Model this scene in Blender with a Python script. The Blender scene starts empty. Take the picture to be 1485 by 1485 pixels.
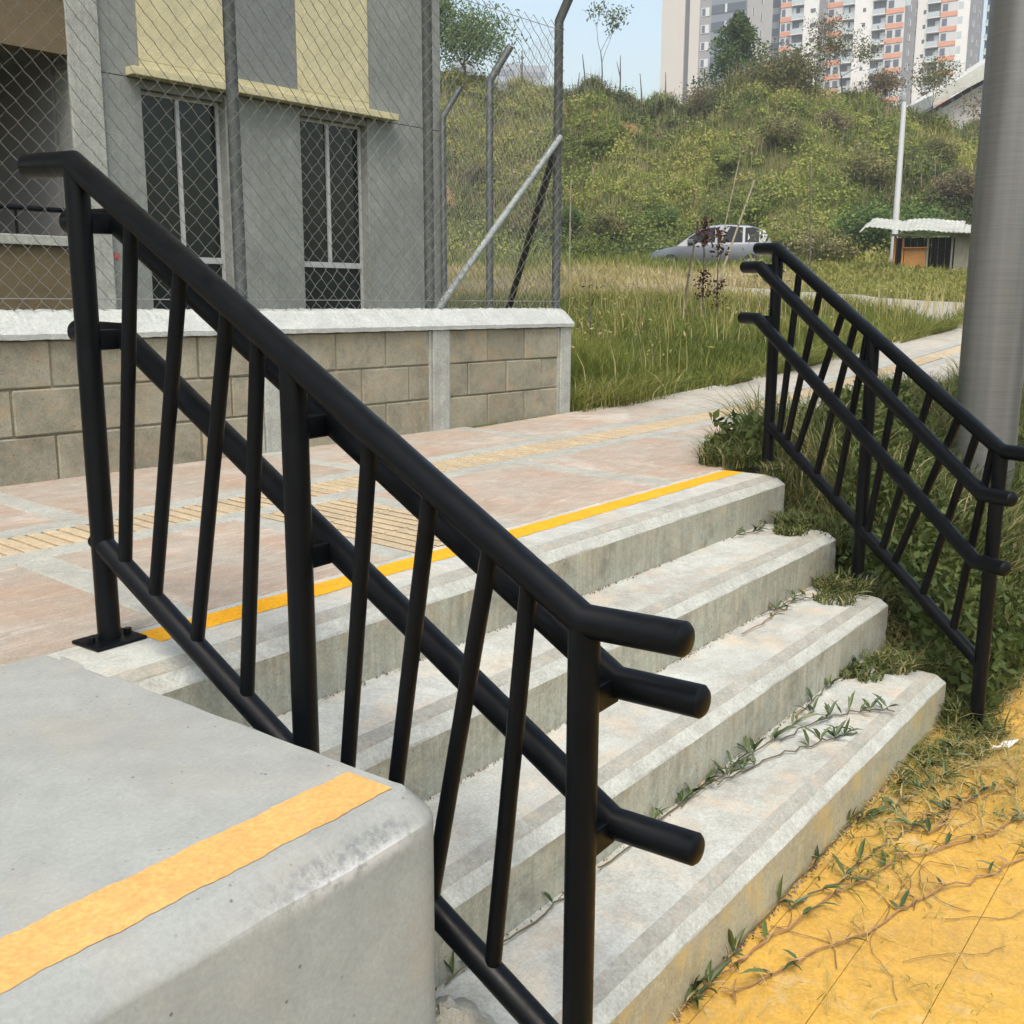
import bpy, bmesh, math, random
import numpy as np
from mathutils import Vector, Matrix
R = math.radians
scene = bpy.context.scene
random.seed(7)
rng = np.random.default_rng(11)

# ------------------------------------------------------------ camera
CAM = Vector((-0.894, -1.785, 0.736))
YAW, PITCH, ROLL = 0.932, 0.195, 0.004
cam_d = bpy.data.cameras.new('camera')
cam = bpy.data.objects.new('camera', cam_d)
scene.collection.objects.link(cam)
fw = Vector((math.sin(YAW)*math.cos(PITCH), math.cos(YAW)*math.cos(PITCH), -math.sin(PITCH)))
rt = Vector((math.cos(YAW), -math.sin(YAW), 0)); up = rt.cross(fw)
rt2 = rt*math.cos(ROLL)+up*math.sin(ROLL); up2 = -rt*math.sin(ROLL)+up*math.cos(ROLL)
cam.matrix_world = Matrix(((rt2.x, up2.x, -fw.x, CAM.x), (rt2.y, up2.y, -fw.y, CAM.y), (rt2.z, up2.z, -fw.z, CAM.z), (0, 0, 0, 1)))
cam_d.sensor_width = 36; cam_d.lens = 36*1544.2/1485
cam_d.clip_start = 0.05; cam_d.clip_end = 3000
scene.camera = cam

# ------------------------------------------------------------ sky, sun, exposure
SUN_EL, SUN_AZ = 60, 240          # azimuth measured from +Y towards +X
w = bpy.data.worlds.new('World'); scene.world = w; w.use_nodes = True
nt = w.node_tree; bg = nt.nodes['Background']
sky = nt.nodes.new('ShaderNodeTexSky'); sky.sky_type = 'NISHITA'; sky.sun_disc = False
sky.sun_elevation = R(SUN_EL); sky.sun_rotation = R(SUN_AZ)
sky.air_density = 1.6; sky.dust_density = 5; sky.ozone_density = .5
nt.links.new(sky.outputs[0], bg.inputs[0]); bg.inputs[1].default_value = 0.15
sun_d = bpy.data.lights.new('sun', 'SUN'); sun_d.energy = 1.1; sun_d.angle = R(25); sun_d.color = (1, .97, .93)
sun = bpy.data.objects.new('sun', sun_d); scene.collection.objects.link(sun)
sd = Vector((math.sin(R(SUN_AZ))*math.cos(R(SUN_EL)), math.cos(R(SUN_AZ))*math.cos(R(SUN_EL)), math.sin(R(SUN_EL))))
sun.rotation_euler = sd.to_track_quat('Z', 'Y').to_euler()
vs = scene.view_settings
vs.view_transform = 'Standard'; vs.look = 'None'; vs.gamma = 1; vs.use_curve_mapping = False
vs.exposure = 0.90

# ------------------------------------------------------------ helpers: objects
def tag(o, label=None, cat=None, group=None, kind=None):
    if label: o['label'] = label
    if cat: o['category'] = cat
    if group: o['group'] = group
    if kind: o['kind'] = kind
    return o

def link(o, parent=None):
    scene.collection.objects.link(o)
    if parent: o.parent = parent
    return o

def empty(name, loc=(0, 0, 0), rz=0, parent=None):
    o = bpy.data.objects.new(name, None); o.empty_display_size = .1
    o.location = loc; o.rotation_euler = (0, 0, rz)
    return link(o, parent)

def ragged(x0, x1, y0, y1, z, n=400):
    """painted band: thin sheet with slightly uneven edges"""
    mb = MB(); w_ = lambda x, q: .0016*math.sin(x*37+q)+.0011*math.sin(x*91+2*q)+.0008*math.sin(x*233+q)
    for i in range(n):
        x = x0+(x1-x0)*i/(n-1)+(.001*math.sin(i) if 0 < i < n-1 else 0)
        mb.v += [(x, y0+w_(x, 1), z), (x, y1+w_(x, 4), z)]
    mb.f = [(2*i, 2*i+2, 2*i+3, 2*i+1) for i in range(n-1)]
    return mb

class MB:
    def __init__(s): s.v = []; s.f = []
    def add(s, v, f):
        b = len(s.v); s.v += [tuple(x) for x in v]; s.f += [tuple(i+b for i in q) for q in f]; return s
    def box(s, x0, x1, y0, y1, z0, z1):
        return s.add([(x0,y0,z0),(x1,y0,z0),(x1,y1,z0),(x0,y1,z0),(x0,y0,z1),(x1,y0,z1),(x1,y1,z1),(x0,y1,z1)],
                     [(3,2,1,0),(4,5,6,7),(0,1,5,4),(1,2,6,5),(2,3,7,6),(3,0,4,7)])
    def tube(s, pts, r, n=12, cap=True, dome=0):
        pts = [Vector(p) for p in pts]; rs = r if isinstance(r, (list, tuple)) else [r]*len(pts)
        if dome:
            for end in (0, -1):
                d = (pts[end]-pts[1 if end == 0 else -2]).normalized(); R0 = rs[end]
                ex = [(pts[end]+d*R0*dome*math.sin(a), R0*math.cos(a)) for a in (R(35), R(65), R(85))]
                if end == 0: pts = [p for p, _ in ex[::-1]]+pts; rs = [q for _, q in ex[::-1]]+list(rs)
                else: pts = pts+[p for p, _ in ex]; rs = list(rs)+[q for _, q in ex]
        b = len(s.v); ref = None
        for i, p in enumerate(pts):
            if i == 0: t = pts[1]-p
            elif i == len(pts)-1: t = p-pts[-2]
            else: t = (p-pts[i-1]).normalized()+(pts[i+1]-p).normalized()
            t.normalize()
            k = 1.0
            if 0 < i < len(pts)-1:
                c = max(.5, (p-pts[i-1]).normalized().dot(t)); k = 1/c
            if ref is None: ref = Vector((0, 0, 1)) if abs(t.z) < .9 else Vector((1, 0, 0))
            x = ref.cross(t).normalized(); y = t.cross(x); ref = y if abs(y.dot(t)) < .9 else ref
            bis = (pts[i+1]-p).normalized()-(p-pts[i-1]).normalized() if 0 < i < len(pts)-1 else Vector((0,0,0))
            bis = bis-t*bis.dot(t); L = bis.length
            for j in range(n):
                a = 2*math.pi*j/n; o = x*math.cos(a)*rs[i]+y*math.sin(a)*rs[i]
                if L > 1e-6: bb = bis/L; o += bb*o.dot(bb)*(k-1)
                s.v.append(tuple(p+o))
        for i in range(len(pts)-1):
            for j in range(n):
                a = b+i*n+j; c = b+i*n+(j+1) % n; s.f.append((a, c, c+n, a+n))
        if cap:
            s.f.append(tuple(b+j for j in range(n))[::-1]); m = b+(len(pts)-1)*n; s.f.append(tuple(m+j for j in range(n)))
        return s
    def extr(s, prof, a, b, axis='x'):
        """profile of (p,q) pairs extruded along an axis from a to b"""
        mk = {'x': lambda t, p, q: (t, p, q), 'y': lambda t, p, q: (p, t, q), 'z': lambda t, p, q: (p, q, t)}[axis]
        n = len(prof); v = [mk(a, *p) for p in prof]+[mk(b, *p) for p in prof]
        f = [(i, (i+1) % n, (i+1) % n+n, i+n) for i in range(n)]+[tuple(range(n))[::-1], tuple(range(n, 2*n))]
        return s.add(v, f)
    def mesh(s, name, mat=None, smooth=False, bevel=0, segs=2):
        me = bpy.data.meshes.new(name); me.from_pydata(s.v, [], s.f)
        bm = bmesh.new(); bm.from_mesh(me); bmesh.ops.recalc_face_normals(bm, faces=bm.faces)
        if bevel: bmesh.ops.bevel(bm, geom=list(bm.edges), offset=bevel, segments=segs, affect='EDGES', profile=.6, clamp_overlap=True)
        bm.to_mesh(me); bm.free()
        if mat: me.materials.append(mat)
        if smooth:
            me.polygons.foreach_set('use_smooth', [True]*len(me.polygons))
            me.set_sharp_from_angle(angle=R(40))
        return me
    def build(s, name, mat=None, parent=None, **k):
        return link(bpy.data.objects.new(name, s.mesh(name, mat, **k)), parent)

def inst(name, me, parent=None, loc=(0, 0, 0), rot=(0, 0, 0), sc=(1, 1, 1)):
    o = bpy.data.objects.new(name, me); o.location = loc; o.rotation_euler = rot; o.scale = sc
    return link(o, parent)

# ------------------------------------------------------------ helpers: materials
def newmat(name):
    m = bpy.data.materials.new(name); m.use_nodes = True
    n = m.node_tree; return m, n, n.nodes['Principled BSDF']
class NT:
    """tiny node-graph writer"""
    def __init__(s, n): s.n = n
    def node(s, t, **k):
        o = s.n.nodes.new(t)
        for a, b in k.items(): setattr(o, a, b)
        return o
    def l(s, a, b): s.n.links.new(a, b)
    def coord(s, out='Object', scale=(1, 1, 1), world=False):
        c = s.node('ShaderNodeNewGeometry').outputs['Position'] if world else s.node('ShaderNodeTexCoord').outputs[out]
        m = s.node('ShaderNodeMapping'); m.inputs['Scale'].default_value = scale; s.l(c, m.inputs['Vector']); return m.outputs[0]
    def noise(s, v, scale, detail=6, rough=.6, dist=0):
        o = s.node('ShaderNodeTexNoise'); o.inputs['Scale'].default_value = scale; o.inputs['Detail'].default_value = detail
        o.inputs['Roughness'].default_value = rough; o.inputs['Distortion'].default_value = dist; s.l(v, o.inputs['Vector']); return o.outputs[0]
    def voro(s, v, scale, feat='F1'):
        o = s.node('ShaderNodeTexVoronoi', feature=feat); o.inputs['Scale'].default_value = scale; s.l(v, o.inputs['Vector']); return o.outputs['Distance']
    def ramp(s, f, stops):
        o = s.node('ShaderNodeValToRGB'); e = o.color_ramp.elements
        while len(e) < len(stops): e.new(.5)
        for q, (p, c) in zip(e, stops):
            q.position = p; q.color = (c, c, c, 1) if isinstance(c, (int, float)) else (*c, 1)
        s.l(f, o.inputs[0]); return o.outputs[0]
    def mix(s, f, a, b, mode='MIX'):
        o = s.node('ShaderNodeMix', data_type='RGBA', blend_type=mode)
        for sock, val in ((o.inputs[0], f), (o.inputs[6], a), (o.inputs[7], b)):
            if isinstance(val, (int, float)): sock.default_value = val
            elif isinstance(val, tuple): sock.default_value = (*val, 1)
            else: s.l(val, sock)
        return o.outputs[2]
    def math(s, op, a, b=0.0):
        o = s.node('ShaderNodeMath', operation=op)
        for sock, val in ((o.inputs[0], a), (o.inputs[1], b)):
            if isinstance(val, (int, float)): sock.default_value = val
            else: s.l(val, sock)
        return o.outputs[0]
    def bump(s, hgt, strength, dist, bs):
        o = s.node('ShaderNodeBump'); o.inputs['Strength'].default_value = strength; o.inputs['Distance'].default_value = dist
        s.l(hgt, o.inputs['Height']); s.l(o.outputs[0], bs.inputs['Normal'])
    def objrand(s): return s.node('ShaderNodeObjectInfo').outputs['Random']
    def attr(s, name): return s.node('ShaderNodeAttribute', attribute_name=name).outputs['Fac']

def plain(name, col, rough=.5, metal=0, spec=.5):
    m, n, b = newmat(name); b.inputs['Base Color'].default_value = (*col, 1)
    b.inputs['Roughness'].default_value = rough; b.inputs['Metallic'].default_value = metal
    b.inputs['Specular IOR Level'].default_value = spec; return m

def concrete(name, c1, c2, stain=(.16, .13, .10), stain_amt=.35, scale=3.0, pits=True, streak=False, warm=None, rough=.85, bump=.35, vary=.0, world=True, mott_amt=.45, grain=.55):
    m, n, b = newmat(name); g = NT(n); v = g.coord(world=world)
    c1, c2 = [(c[0]*.955, c[1], c[2]*.955) for c in (c1, c2)]  # albedo tinted green to cancel the pink cast of the sky light
    base = g.mix(g.ramp(g.noise(v, scale, 8, .65), [(.35, 0.), (.65, 1.)]), c1, c2)
    fine = g.noise(v, 130, 5, .75); base = g.mix(grain, base, g.ramp(fine, [(.3, .35), (.68, 1.1)]), 'MULTIPLY')
    mott = g.noise(v, scale*5.3, 9, .72, .5); base = g.mix(mott_amt, base, g.ramp(mott, [(.32, .55), (.66, 1.12)]), 'MULTIPLY')
    st = g.ramp(g.noise(v, scale*.8, 9, .72, .6), [(.52, 0.), (.72, 1.)])
    base = g.mix(g.math('MULTIPLY', st, stain_amt), base, stain)
    if warm: base = g.mix(g.math('MULTIPLY', g.ramp(g.noise(v, scale*1.7, 6, .6, .3), [(.5, 0.), (.75, 1.)]), warm[1]), base, warm[0])
    if streak:
        vv = g.coord(scale=(1, 1, .06), world=world); sn = g.ramp(g.noise(vv, 45, 4, .6), [(.42, 0.), (.75, 1.)])
        base = g.mix(g.math('MULTIPLY', sn, .4), base, stain)
    if vary: base = g.mix(vary, base, g.ramp(g.objrand(), [(0., .55), (1., 1.)]), 'MULTIPLY')
    h = g.math('ADD', g.math('MULTIPLY', fine, .4), g.math('MULTIPLY', g.noise(v, 22, 5, .6), .6))
    if pits:
        d = g.voro(v, 38); sel = g.ramp(g.noise(v, 9, 3), [(.5, 0.), (.6, 1.)])
        p = g.math('MULTIPLY', g.ramp(d, [(.06, 1.), (.13, 0.)]), sel)
        base = g.mix(g.math('MULTIPLY', p, .75), base, (.06, .05, .045)); h = g.math('SUBTRACT', h, g.math('MULTIPLY', p, 1.2))
    g.l(base, b.inputs['Base Color']); b.inputs['Roughness'].default_value = rough; b.inputs['Specular IOR Level'].default_value = .3
    g.bump(h, bump, .006, b); return m

def yellowpaint(name, c1, c2, worn=(.5, .48, .44), wear=.0, scale=8):
    m, n, b = newmat(name); g = NT(n); v = g.coord(world=True)
    base = g.mix(g.ramp(g.noise(v, scale, 8, .7), [(.3, 0.), (.7, 1.)]), c1, c2)
    f = g.noise(v, 120, 3, .7)
    if wear: base = g.mix(g.math('MULTIPLY', g.ramp(g.noise(v, scale*2.2, 10, .75, .4), [(.56, 0.), (.68, 1.)]), wear), base, worn)
    base = g.mix(.32, base, g.ramp(g.noise(v, scale*6, 9, .75, .6), [(.32, .55), (.62, 1.1)]), 'MULTIPLY')
    base = g.mix(g.math('MULTIPLY', g.ramp(g.noise(v, scale*.7, 10, .75, .8), [(.50, 0.), (.66, 1.)]), wear*.45), base, (.30, .20, .09))
    base = g.mix(.45, base, g.ramp(f, [(.3, .5), (.65, 1.08)]), 'MULTIPLY')
    g.l(base, b.inputs['Base Color']); b.inputs['Roughness'].default_value = .8; b.inputs['Specular IOR Level'].default_value = .25
    g.bump(g.math('ADD', f, g.noise(v, 18, 5)), .2, .005, b); return m

def leafmat(name, stops, transl=.35, rough=.6, attr='tint', rand=False):
    m, n, b = newmat(name); g = NT(n)
    f = g.attr(attr)
    if rand: f = g.math('ADD', g.math('MULTIPLY', f, .7), g.math('MULTIPLY', g.objrand(), .3))
    c = g.ramp(f, stops)
    g.l(c, b.inputs['Base Color']); b.inputs['Roughness'].default_value = rough; b.inputs['Specular IOR Level'].default_value = .25
    t = g.node('ShaderNodeBsdfTranslucent'); g.l(c, t.inputs['Color'])
    mx = g.node('ShaderNodeMixShader'); mx.inputs[0].default_value = transl
    g.l(b.outputs[0], mx.inputs[1]); g.l(t.outputs[0], mx.inputs[2])
    g.l(mx.outputs[0], n.nodes['Material Output'].inputs[0]); return m

M = {}
M['black'] = plain('black_enamel', (.0016, .0026, .0040), .40, 0, .17)  # base tinted blue for the cool sky glint along the tubes
g_ = NT(M['black'].node_tree); g_.l(g_.ramp(g_.noise(g_.coord(world=True), 14, 8, .75), [(.35, .30), (.7, .58)]), M['black'].node_tree.nodes['Principled BSDF'].inputs['Roughness']); g_.l(g_.mix(g_.ramp(g_.noise(g_.coord(world=True), 55, 6, .8), [(.60, 0.), (.78, .35)]), (.0016, .0026, .0040), (.02, .019, .017)), M['black'].node_tree.nodes['Principled BSDF'].inputs['Base Color']); g_.bump(g_.noise(g_.coord(world=True), 60, 4), .06, .003, M['black'].node_tree.nodes['Principled BSDF'])
M['tread'] = concrete('tread_concrete', (.56, .565, .55), (.45, .445, .42), stain=(.24, .215, .18), stain_amt=.6, scale=3.2, warm=((.60, .44, .28), .5), pits=False)
M['block'] = concrete('grey_concrete', (.345, .352, .352), (.30, .308, .304), stain=(.25, .25, .235), stain_amt=.35, scale=2.5, warm=((.40, .34, .25), .3), mott_amt=.28, bump=.06, grain=.28)
def scrape():
    n = M['block'].node_tree; g = NT(n); b = n.nodes['Principled BSDF']; old = b.inputs['Base Color'].links[0].from_socket
    p = n.nodes.new('ShaderNodeSeparateXYZ'); g.l(g.node('ShaderNodeNewGeometry').outputs['Position'], p.inputs[0])
    win = lambda v, a, b_, c, d: g.ramp(g.math('MULTIPLY', g.math('SUBTRACT', v, a), 1/(d-a)), [(0, 0.), ((b_-a)/(d-a), 1.), ((c-a)/(d-a), 1.), (1, 0.)])
    mx = win(p.outputs[0], -.16, .02, .16, .24); my = g.math('LESS_THAN', p.outputs[1], -.74)
    z = p.outputs[2]; nz = g.noise(g.coord(world=True), 34, 8, .75)
    white = g.math('MULTIPLY', g.math('MULTIPLY', mx, my), g.math('MULTIPLY', win(z, -.066, -.05, -.042, -.030), g.ramp(nz, [(.40, 0.), (.52, 1.)])))
    dark = g.math('MULTIPLY', g.math('MULTIPLY', mx, my), g.math('MULTIPLY', win(z, -.046, -.036, -.022, -.012), g.ramp(g.noise(g.coord(world=True), 60, 8, .8), [(.46, 0.), (.56, 1.)])))
    c = g.mix(g.math('MULTIPLY', white, .55), old, (.60, .61, .61)); c = g.mix(g.math('MULTIPLY', dark, .6), c, (.13, .14, .16))
    g.l(c, b.inputs['Base Color'])
scrape()
M['yellow_strip'] = yellowpaint('yellow_strip', (.78, .40, .012), (.70, .33, .008), wear=.25, worn=(.55, .45, .28))
M['orange_strip'] = yellowpaint('pale_orange_strip', (.68, .405, .145), (.62, .35, .115), wear=.6, worn=(.50, .33, .17))
M['plaza'] = yellowpaint('plaza_yellow', (.57, .36, .075), (.51, .30, .055), wear=.85, worn=(.50, .40, .22), scale=3.2)
M['plaza_joint'] = concrete('plaza_joint', (.36, .24, .07), (.24, .16, .06), pits=False)
M['grout'] = concrete('dirty_joint', (.20, .16, .10), (.12, .10, .07), pits=False)
M['pink'] = concrete('pink_paving', (.43, .325, .26), (.44, .395, .35), stain=(.54, .51, .46), stain_amt=.8, scale=2.2, pits=False, warm=((.40, .25, .17), .6), bump=.7, vary=.25)
M['pale_path'] = concrete('pale_rough_concrete', (.52, .46, .40), (.44, .40, .355), stain=(.56, .53, .49), stain_amt=.6, scale=2.2, pits=False, bump=.6, vary=.2)
M['band'] = concrete('grey_band', (.45, .445, .415), (.38, .37, .345), stain=(.27, .245, .205), pits=False)
M['tan'] = concrete('tan_rib', (.56, .44, .30), (.50, .40, .29), stain=(.34, .27, .2), pits=False, vary=.3)
M['blockwall'] = concrete('concrete_block', (.41, .37, .29), (.30, .275, .215), stain=(.135, .12, .095), stain_amt=.8, scale=5, bump=.6, vary=.45, warm=((.42, .30, .17), .5))
M['mortar'] = concrete('mortar', (.34, .31, .245), (.26, .24, .19), pits=False)
M['pilaster'] = concrete('pilaster_concrete', (.50, .50, .475), (.39, .39, .37), stain=(.18, .17, .15), stain_amt=.5, scale=8, streak=True)
M['white'] = concrete('whitewash', (.55, .56, .555), (.44, .45, .445), stain=(.36, .355, .34), stain_amt=.6, scale=11, pits=False, bump=.8)
M['facade'] = concrete('facade_concrete', (.30, .31, .305), (.24, .25, .245), stain=(.13, .135, .135), stain_amt=.35, scale=2, streak=True)
M['facade_dark'] = concrete('facade_relief', (.225, .235, .245), (.185, .195, .205), stain_amt=.2, scale=6, pits=False)
M['cream'] = concrete('cream_paint', (.63, .56, .37), (.60, .53, .345), stain=(.5, .42, .22), stain_amt=.15, scale=1.5, pits=False, bump=.2)
M['brown'] = concrete('brown_paint', (.17, .125, .075), (.14, .105, .06), stain=(.1, .08, .05), stain_amt=.2, scale=1.5, pits=False, bump=.2)
M['galv'] = concrete('galvanised_steel', (.17, .185, .195), (.12, .135, .145), stain=(.28, .30, .31), stain_amt=.4, scale=25, pits=False, rough=.45, bump=.05)
M['galv'].node_tree.nodes['Principled BSDF'].inputs['Metallic'].default_value = .5
M['brace'] = concrete('bright_galvanised', (.36, .385, .395), (.22, .245, .26), stain=(.3, .32, .33), stain_amt=.5, scale=30, pits=False, rough=.4, bump=.05)
M['wire'] = plain('mesh_wire', (.25, .25, .24), .5, .4)
M['alu'] = plain('white_aluminium', (.36, .375, .375), .45)
M['glass'] = plain('window_glass', (.008, .014, .013), .07, 0, .38)
M['dark'] = plain('dark_interior', (.035, .036, .038), .8)
M['soil'] = concrete('soil', (.10, .075, .045), (.065, .055, .03), pits=False, scale=5)

def brushed(m):
    n = m.node_tree; g = NT(n); b = n.nodes['Principled BSDF']; old = b.inputs['Base Color'].links[0].from_socket
    mp = g.node('ShaderNodeMapping'); mp.inputs['Rotation'].default_value = (0, 0, .42); mp.inputs['Scale'].default_value = (4.5, 24, 1)
    g.l(g.node('ShaderNodeNewGeometry').outputs['Position'], mp.inputs['Vector'])
    t = g.noise(mp.outputs[0], 1.5, 9, .78, 1.2)
    c = g.mix(g.ramp(t, [(.53, 0.), (.70, .5)]), old, (.23, .17, .13)); c = g.mix(g.ramp(t, [(.30, .6), (.46, 0.)]), c, (.60, .56, .50)); g.l(c, b.inputs['Base Color'])
brushed(M['pink']); brushed(M['pale_path'])

# ------------------------------------------------------------ terrain height
CX, CY = CAM.x, CAM.y
SY, CYW = math.sin(YAW), math.cos(YAW)
def DL(x, y): return SY*(x-CX)+CYW*(y-CY), CYW*(x-CX)-SY*(y-CY)
def XY(D, L): return CX+SY*D+CYW*L, CY+CYW*D-SY*L
def zfar(x, y):
    D, L = DL(x, y); return .065*np.logaddexp(0, (D-8)*1.2)/1.2
CR_L = np.array([-60, -20, -6, -2, 6, 9, 12, 16, 20, 25, 32, 60.])
CR_Z = np.array([12.8, 12.8, 12.9, 13.0, 12.8, 11.9, 12.9, 12.7, 11.9, 10.9, 9.8, 9.])-1.6
def zhill(x, y):
    D, L = DL(x, y)
    wob = 1.2*np.sin(L*.31)+.8*np.sin(L*.83+1)
    s = np.clip((D-43.5-wob)/19, 0, 1); s = s*s*(3-2*s)*.35+s*.65
    crest = np.interp(L, CR_L, CR_Z)+.25*np.sin(L*1.7)+.2*np.sin(L*3.1+.5)
    lump = .45*np.sin(x*.9+.4)*np.sin(y*1.1)+.3*np.sin(x*2.1)*np.sin(y*1.7+1)
    return s*(crest-2.5)+lump*np.clip(s*4, 0, 1)*np.clip((1.02-s)*6, .2, 1)
XE = lambda y: 3.50+np.clip(y, -1.2, .3)*.55       # right edge of the stairs
def zt(x, y):
    x = np.asarray(x, float); y = np.asarray(y, float)
    z = zfar(x, y)+zhill(x, y)+.02*np.sin(x*2.3+1)*np.sin(y*2.9)
    # the bank right of the stairs runs down to the plaza
    k = np.clip((.25-y)/1.28, 0, 1); bank = z*(1-k)-.775*k
    bank = bank+.05*np.sin(x*5+y*3)*np.clip(k*(1-k)*4, 0, 1)
    z = np.where(y < .25, bank, z)
    z = z-np.where(y < .2, .13*np.clip(1-(x-XE(y)-.02)/.25, 0, 1), 0)
    z = np.where((y < .3) & (x < XE(y)-.07), -.95, z)
    z = np.where((y >= .3) & (y < 2.25) & (x < 3.75), -.08, z)
    onpath = (x >= 3.75) & (x < 40) & (y > .62) & (y < 2.12)
    z = np.where(onpath, np.minimum(z, zfar(x, y)-.05), z)
    z = np.where(y < -1.04, -.80, z)
    return z

def terrain():
    Ds = [-40, -20, -10, -6]+list(np.arange(-3, 11, .11)); s = .13
    while Ds[-1] < 70: Ds.append(Ds[-1]+s); s *= 1.035; s = min(s, .8)
    while Ds[-1] < 900: Ds.append(Ds[-1]+s); s *= 1.35
    Ds = np.array(Ds); v = np.linspace(-1, 1, 241); v = np.sign(v)*np.abs(v)**1.3
    D, V = np.meshgrid(Ds, v, indexing='ij'); L = V*(12+1.1*np.clip(D, 0, None))
    x, y = XY(D, L); z = zt(x, y)
    n, m = D.shape
    verts = np.stack([x, y, z], -1).reshape(-1, 3)
    i = np.arange(n-1)[:, None]*m+np.arange(m-1)[None, :]
    faces = np.stack([i, i+m, i+m+1, i+1], -1).reshape(-1, 4)
    me = bpy.data.meshes.new('ground'); me.from_pydata(verts.tolist(), [], faces[:, ::-1].tolist())
    me.polygons.foreach_set('use_smooth', [True]*len(me.polygons))
    mt, nn, b = newmat('earth_and_turf'); g = NT(nn); vv = g.coord(world=True)
    c = g.ramp(g.noise(vv, .55, 8, .7, .4), [(.3, (.075, .065, .038)), (.45, (.11, .11, .042)), (.55, (.10, .115, .034)), (.66, (.17, .15, .07)), (.78, (.19, .14, .08))])
    c = g.mix(.4, c, g.ramp(g.noise(vv, 9, 6, .7), [(.3, .4), (.7, 1.)]), 'MULTIPLY')
    g.l(c, b.inputs['Base Color']); b.inputs['Roughness'].default_value = .95; b.inputs['Specular IOR Level'].default_value = .1
    g.bump(g.noise(vv, 6, 8, .7), .6, .08, b)
    me.materials.append(mt)
    tag(link(bpy.data.objects.new('ground', me)), kind='structure')
terrain()

# ------------------------------------------------------------ stairs
H, T, CH = .18836, .288, .036
NST = 4
XL = .20
def bent(prof_fn): pass
def make_steps():
    root = empty('concrete_stairs', (1.9, -.4, -.76))
    tag(root, 'weathered pale concrete stairs of four steps with chamfered edges between two black railings', 'stairs')
    inv = Matrix.Translation(-Vector(root.location))
    ends = [3.515, 3.39, 3.20, 2.985]
    mat_r = concrete('riser_concrete', (.50, .495, .43), (.40, .39, .33), stain=(.13, .12, .09), stain_amt=.8, scale=5, streak=True, warm=((.52, .42, .27), .4))  # base yellowed and lightened against the bluish shade on the risers
    mat_y = concrete('riser_yellow_stain', (.52, .49, .38), (.46, .40, .26), stain=(.30, .28, .25), stain_amt=.5, scale=4, streak=True, warm=((.60, .42, .10), .75))
    mat_c = concrete('worn_nosing', (.41, .40, .37), (.33, .32, .29), stain=(.22, .20, .17), stain_amt=.6, scale=9, warm=((.44, .34, .25), .4), pits=False)
    mat_l = concrete('pale_nosing_edge', (.54, .545, .525), (.42, .42, .395), stain=(.30, .28, .26), stain_amt=.5, scale=11, pits=False)
    for k in range(NST):
        yN, z = -k*T, -k*H; xe = ends[k]; xl = .243 if k == 0 else XL
        back = .285 if k == 0 else yN+T+.004
        back_y = .285 if k == 0 else -(k-1)*T
        zb = -.80 if k == 3 else -(k+1)*H-.06
        # rows of (y, z, inset at the right end)
        rows = [(back_y, z, .062), (yN+.062, z, .062), (yN+.056, z-.002, .058), (yN+.030, z-.013, .030), (yN+.026, z-.016, .026), (yN+.003, z-CH-.005, .003), (yN, z-CH-.010, 0.), (yN, zb, 0.)]
        NX = 70
        xs = np.linspace(0, 1, NX)
        vs_, fs, mi = [], [], []
        def jig(x, r): 
            a = math.sin(x*7.3+k*2.1+r)*.5+math.sin(x*17.7+k+2*r)*.3+math.sin(x*41+r*5+k*3)*.25
            return a*(.0016 if 1 <= r <= 6 else 0)
        for r, (yy, zz, ins) in enumerate(rows):
            for q in xs:
                x = xl+(xe-ins-xl)*q
                vs_.append((x, yy+jig(x, r), zz+jig(x+9, r)*.7))
        for r in range(len(rows)-1):
            for i in range(NX-1):
                a = r*NX+i; fs.append((a, a+1, a+NX+1, a+NX)); mi.append([0, 1, 1, 1, 2, 2, 3][r])
        # right end: side wall below the chamfered rim
        b0 = len(vs_)
        side = [(back_y, z), (yN+.062, z), (yN+.012, z-.023), (yN, z-CH-.010), (yN, zb), (back_y, zb)]
        vs_ += [(xe-.062, back_y, z), (xe-.002, back_y, z-CH-.01), (xe, yN+.03, z-CH-.01), (xe, yN, z-CH-.01), (xe, yN, zb), (xe, back_y, zb), (xe-.062, yN+.062, z)]
        fs += [(b0, b0+6, b0+2, b0+1), (b0+1, b0+2, b0+3, b0+4, b0+5)]; mi += [1, 3]
        corner = [r*NX+NX-1 for r in range(1, 7)]
        fs += [tuple([b0+6]+corner[1:]+[b0+2])]; mi += [1]
        # closing: back, bottom, left
        b1 = len(vs_); vs_ += [(xl, back_y, z), (xl, back_y, zb), (xl, yN, zb), (xl, yN, z-.05)]
        fs += [(b0, b1, b1+1, b0+5), (b1+1, b1+2, b0+4, b0+5)]; mi += [3, 3]
        me = bpy.data.meshes.new('step'); me.from_pydata([tuple(Vector(p)-root.location) for p in vs_], [], fs)
        for mm in (M['tread'], mat_c, mat_l, mat_y if k == 3 else mat_r): me.materials.append(mm)
        me.polygons.foreach_set('material_index', mi)
        bm = bmesh.new(); bm.from_mesh(me); bmesh.ops.recalc_face_normals(bm, faces=bm.faces); bm.to_mesh(me); bm.free()
        o = link(bpy.data.objects.new('step', me), root)
        if k == 0: o['label'] = 'top step flush with the pink landing'
        if k == 3: o['label'] = 'bottom step with yellow stained riser'
    st = ragged(.445, 3.45, .168, .258, .0012); st.v = [tuple(Vector(p)-root.location) for p in st.v]
    st.build('yellow_strip', M['yellow_strip'], root)
    return root
make_steps()

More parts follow.
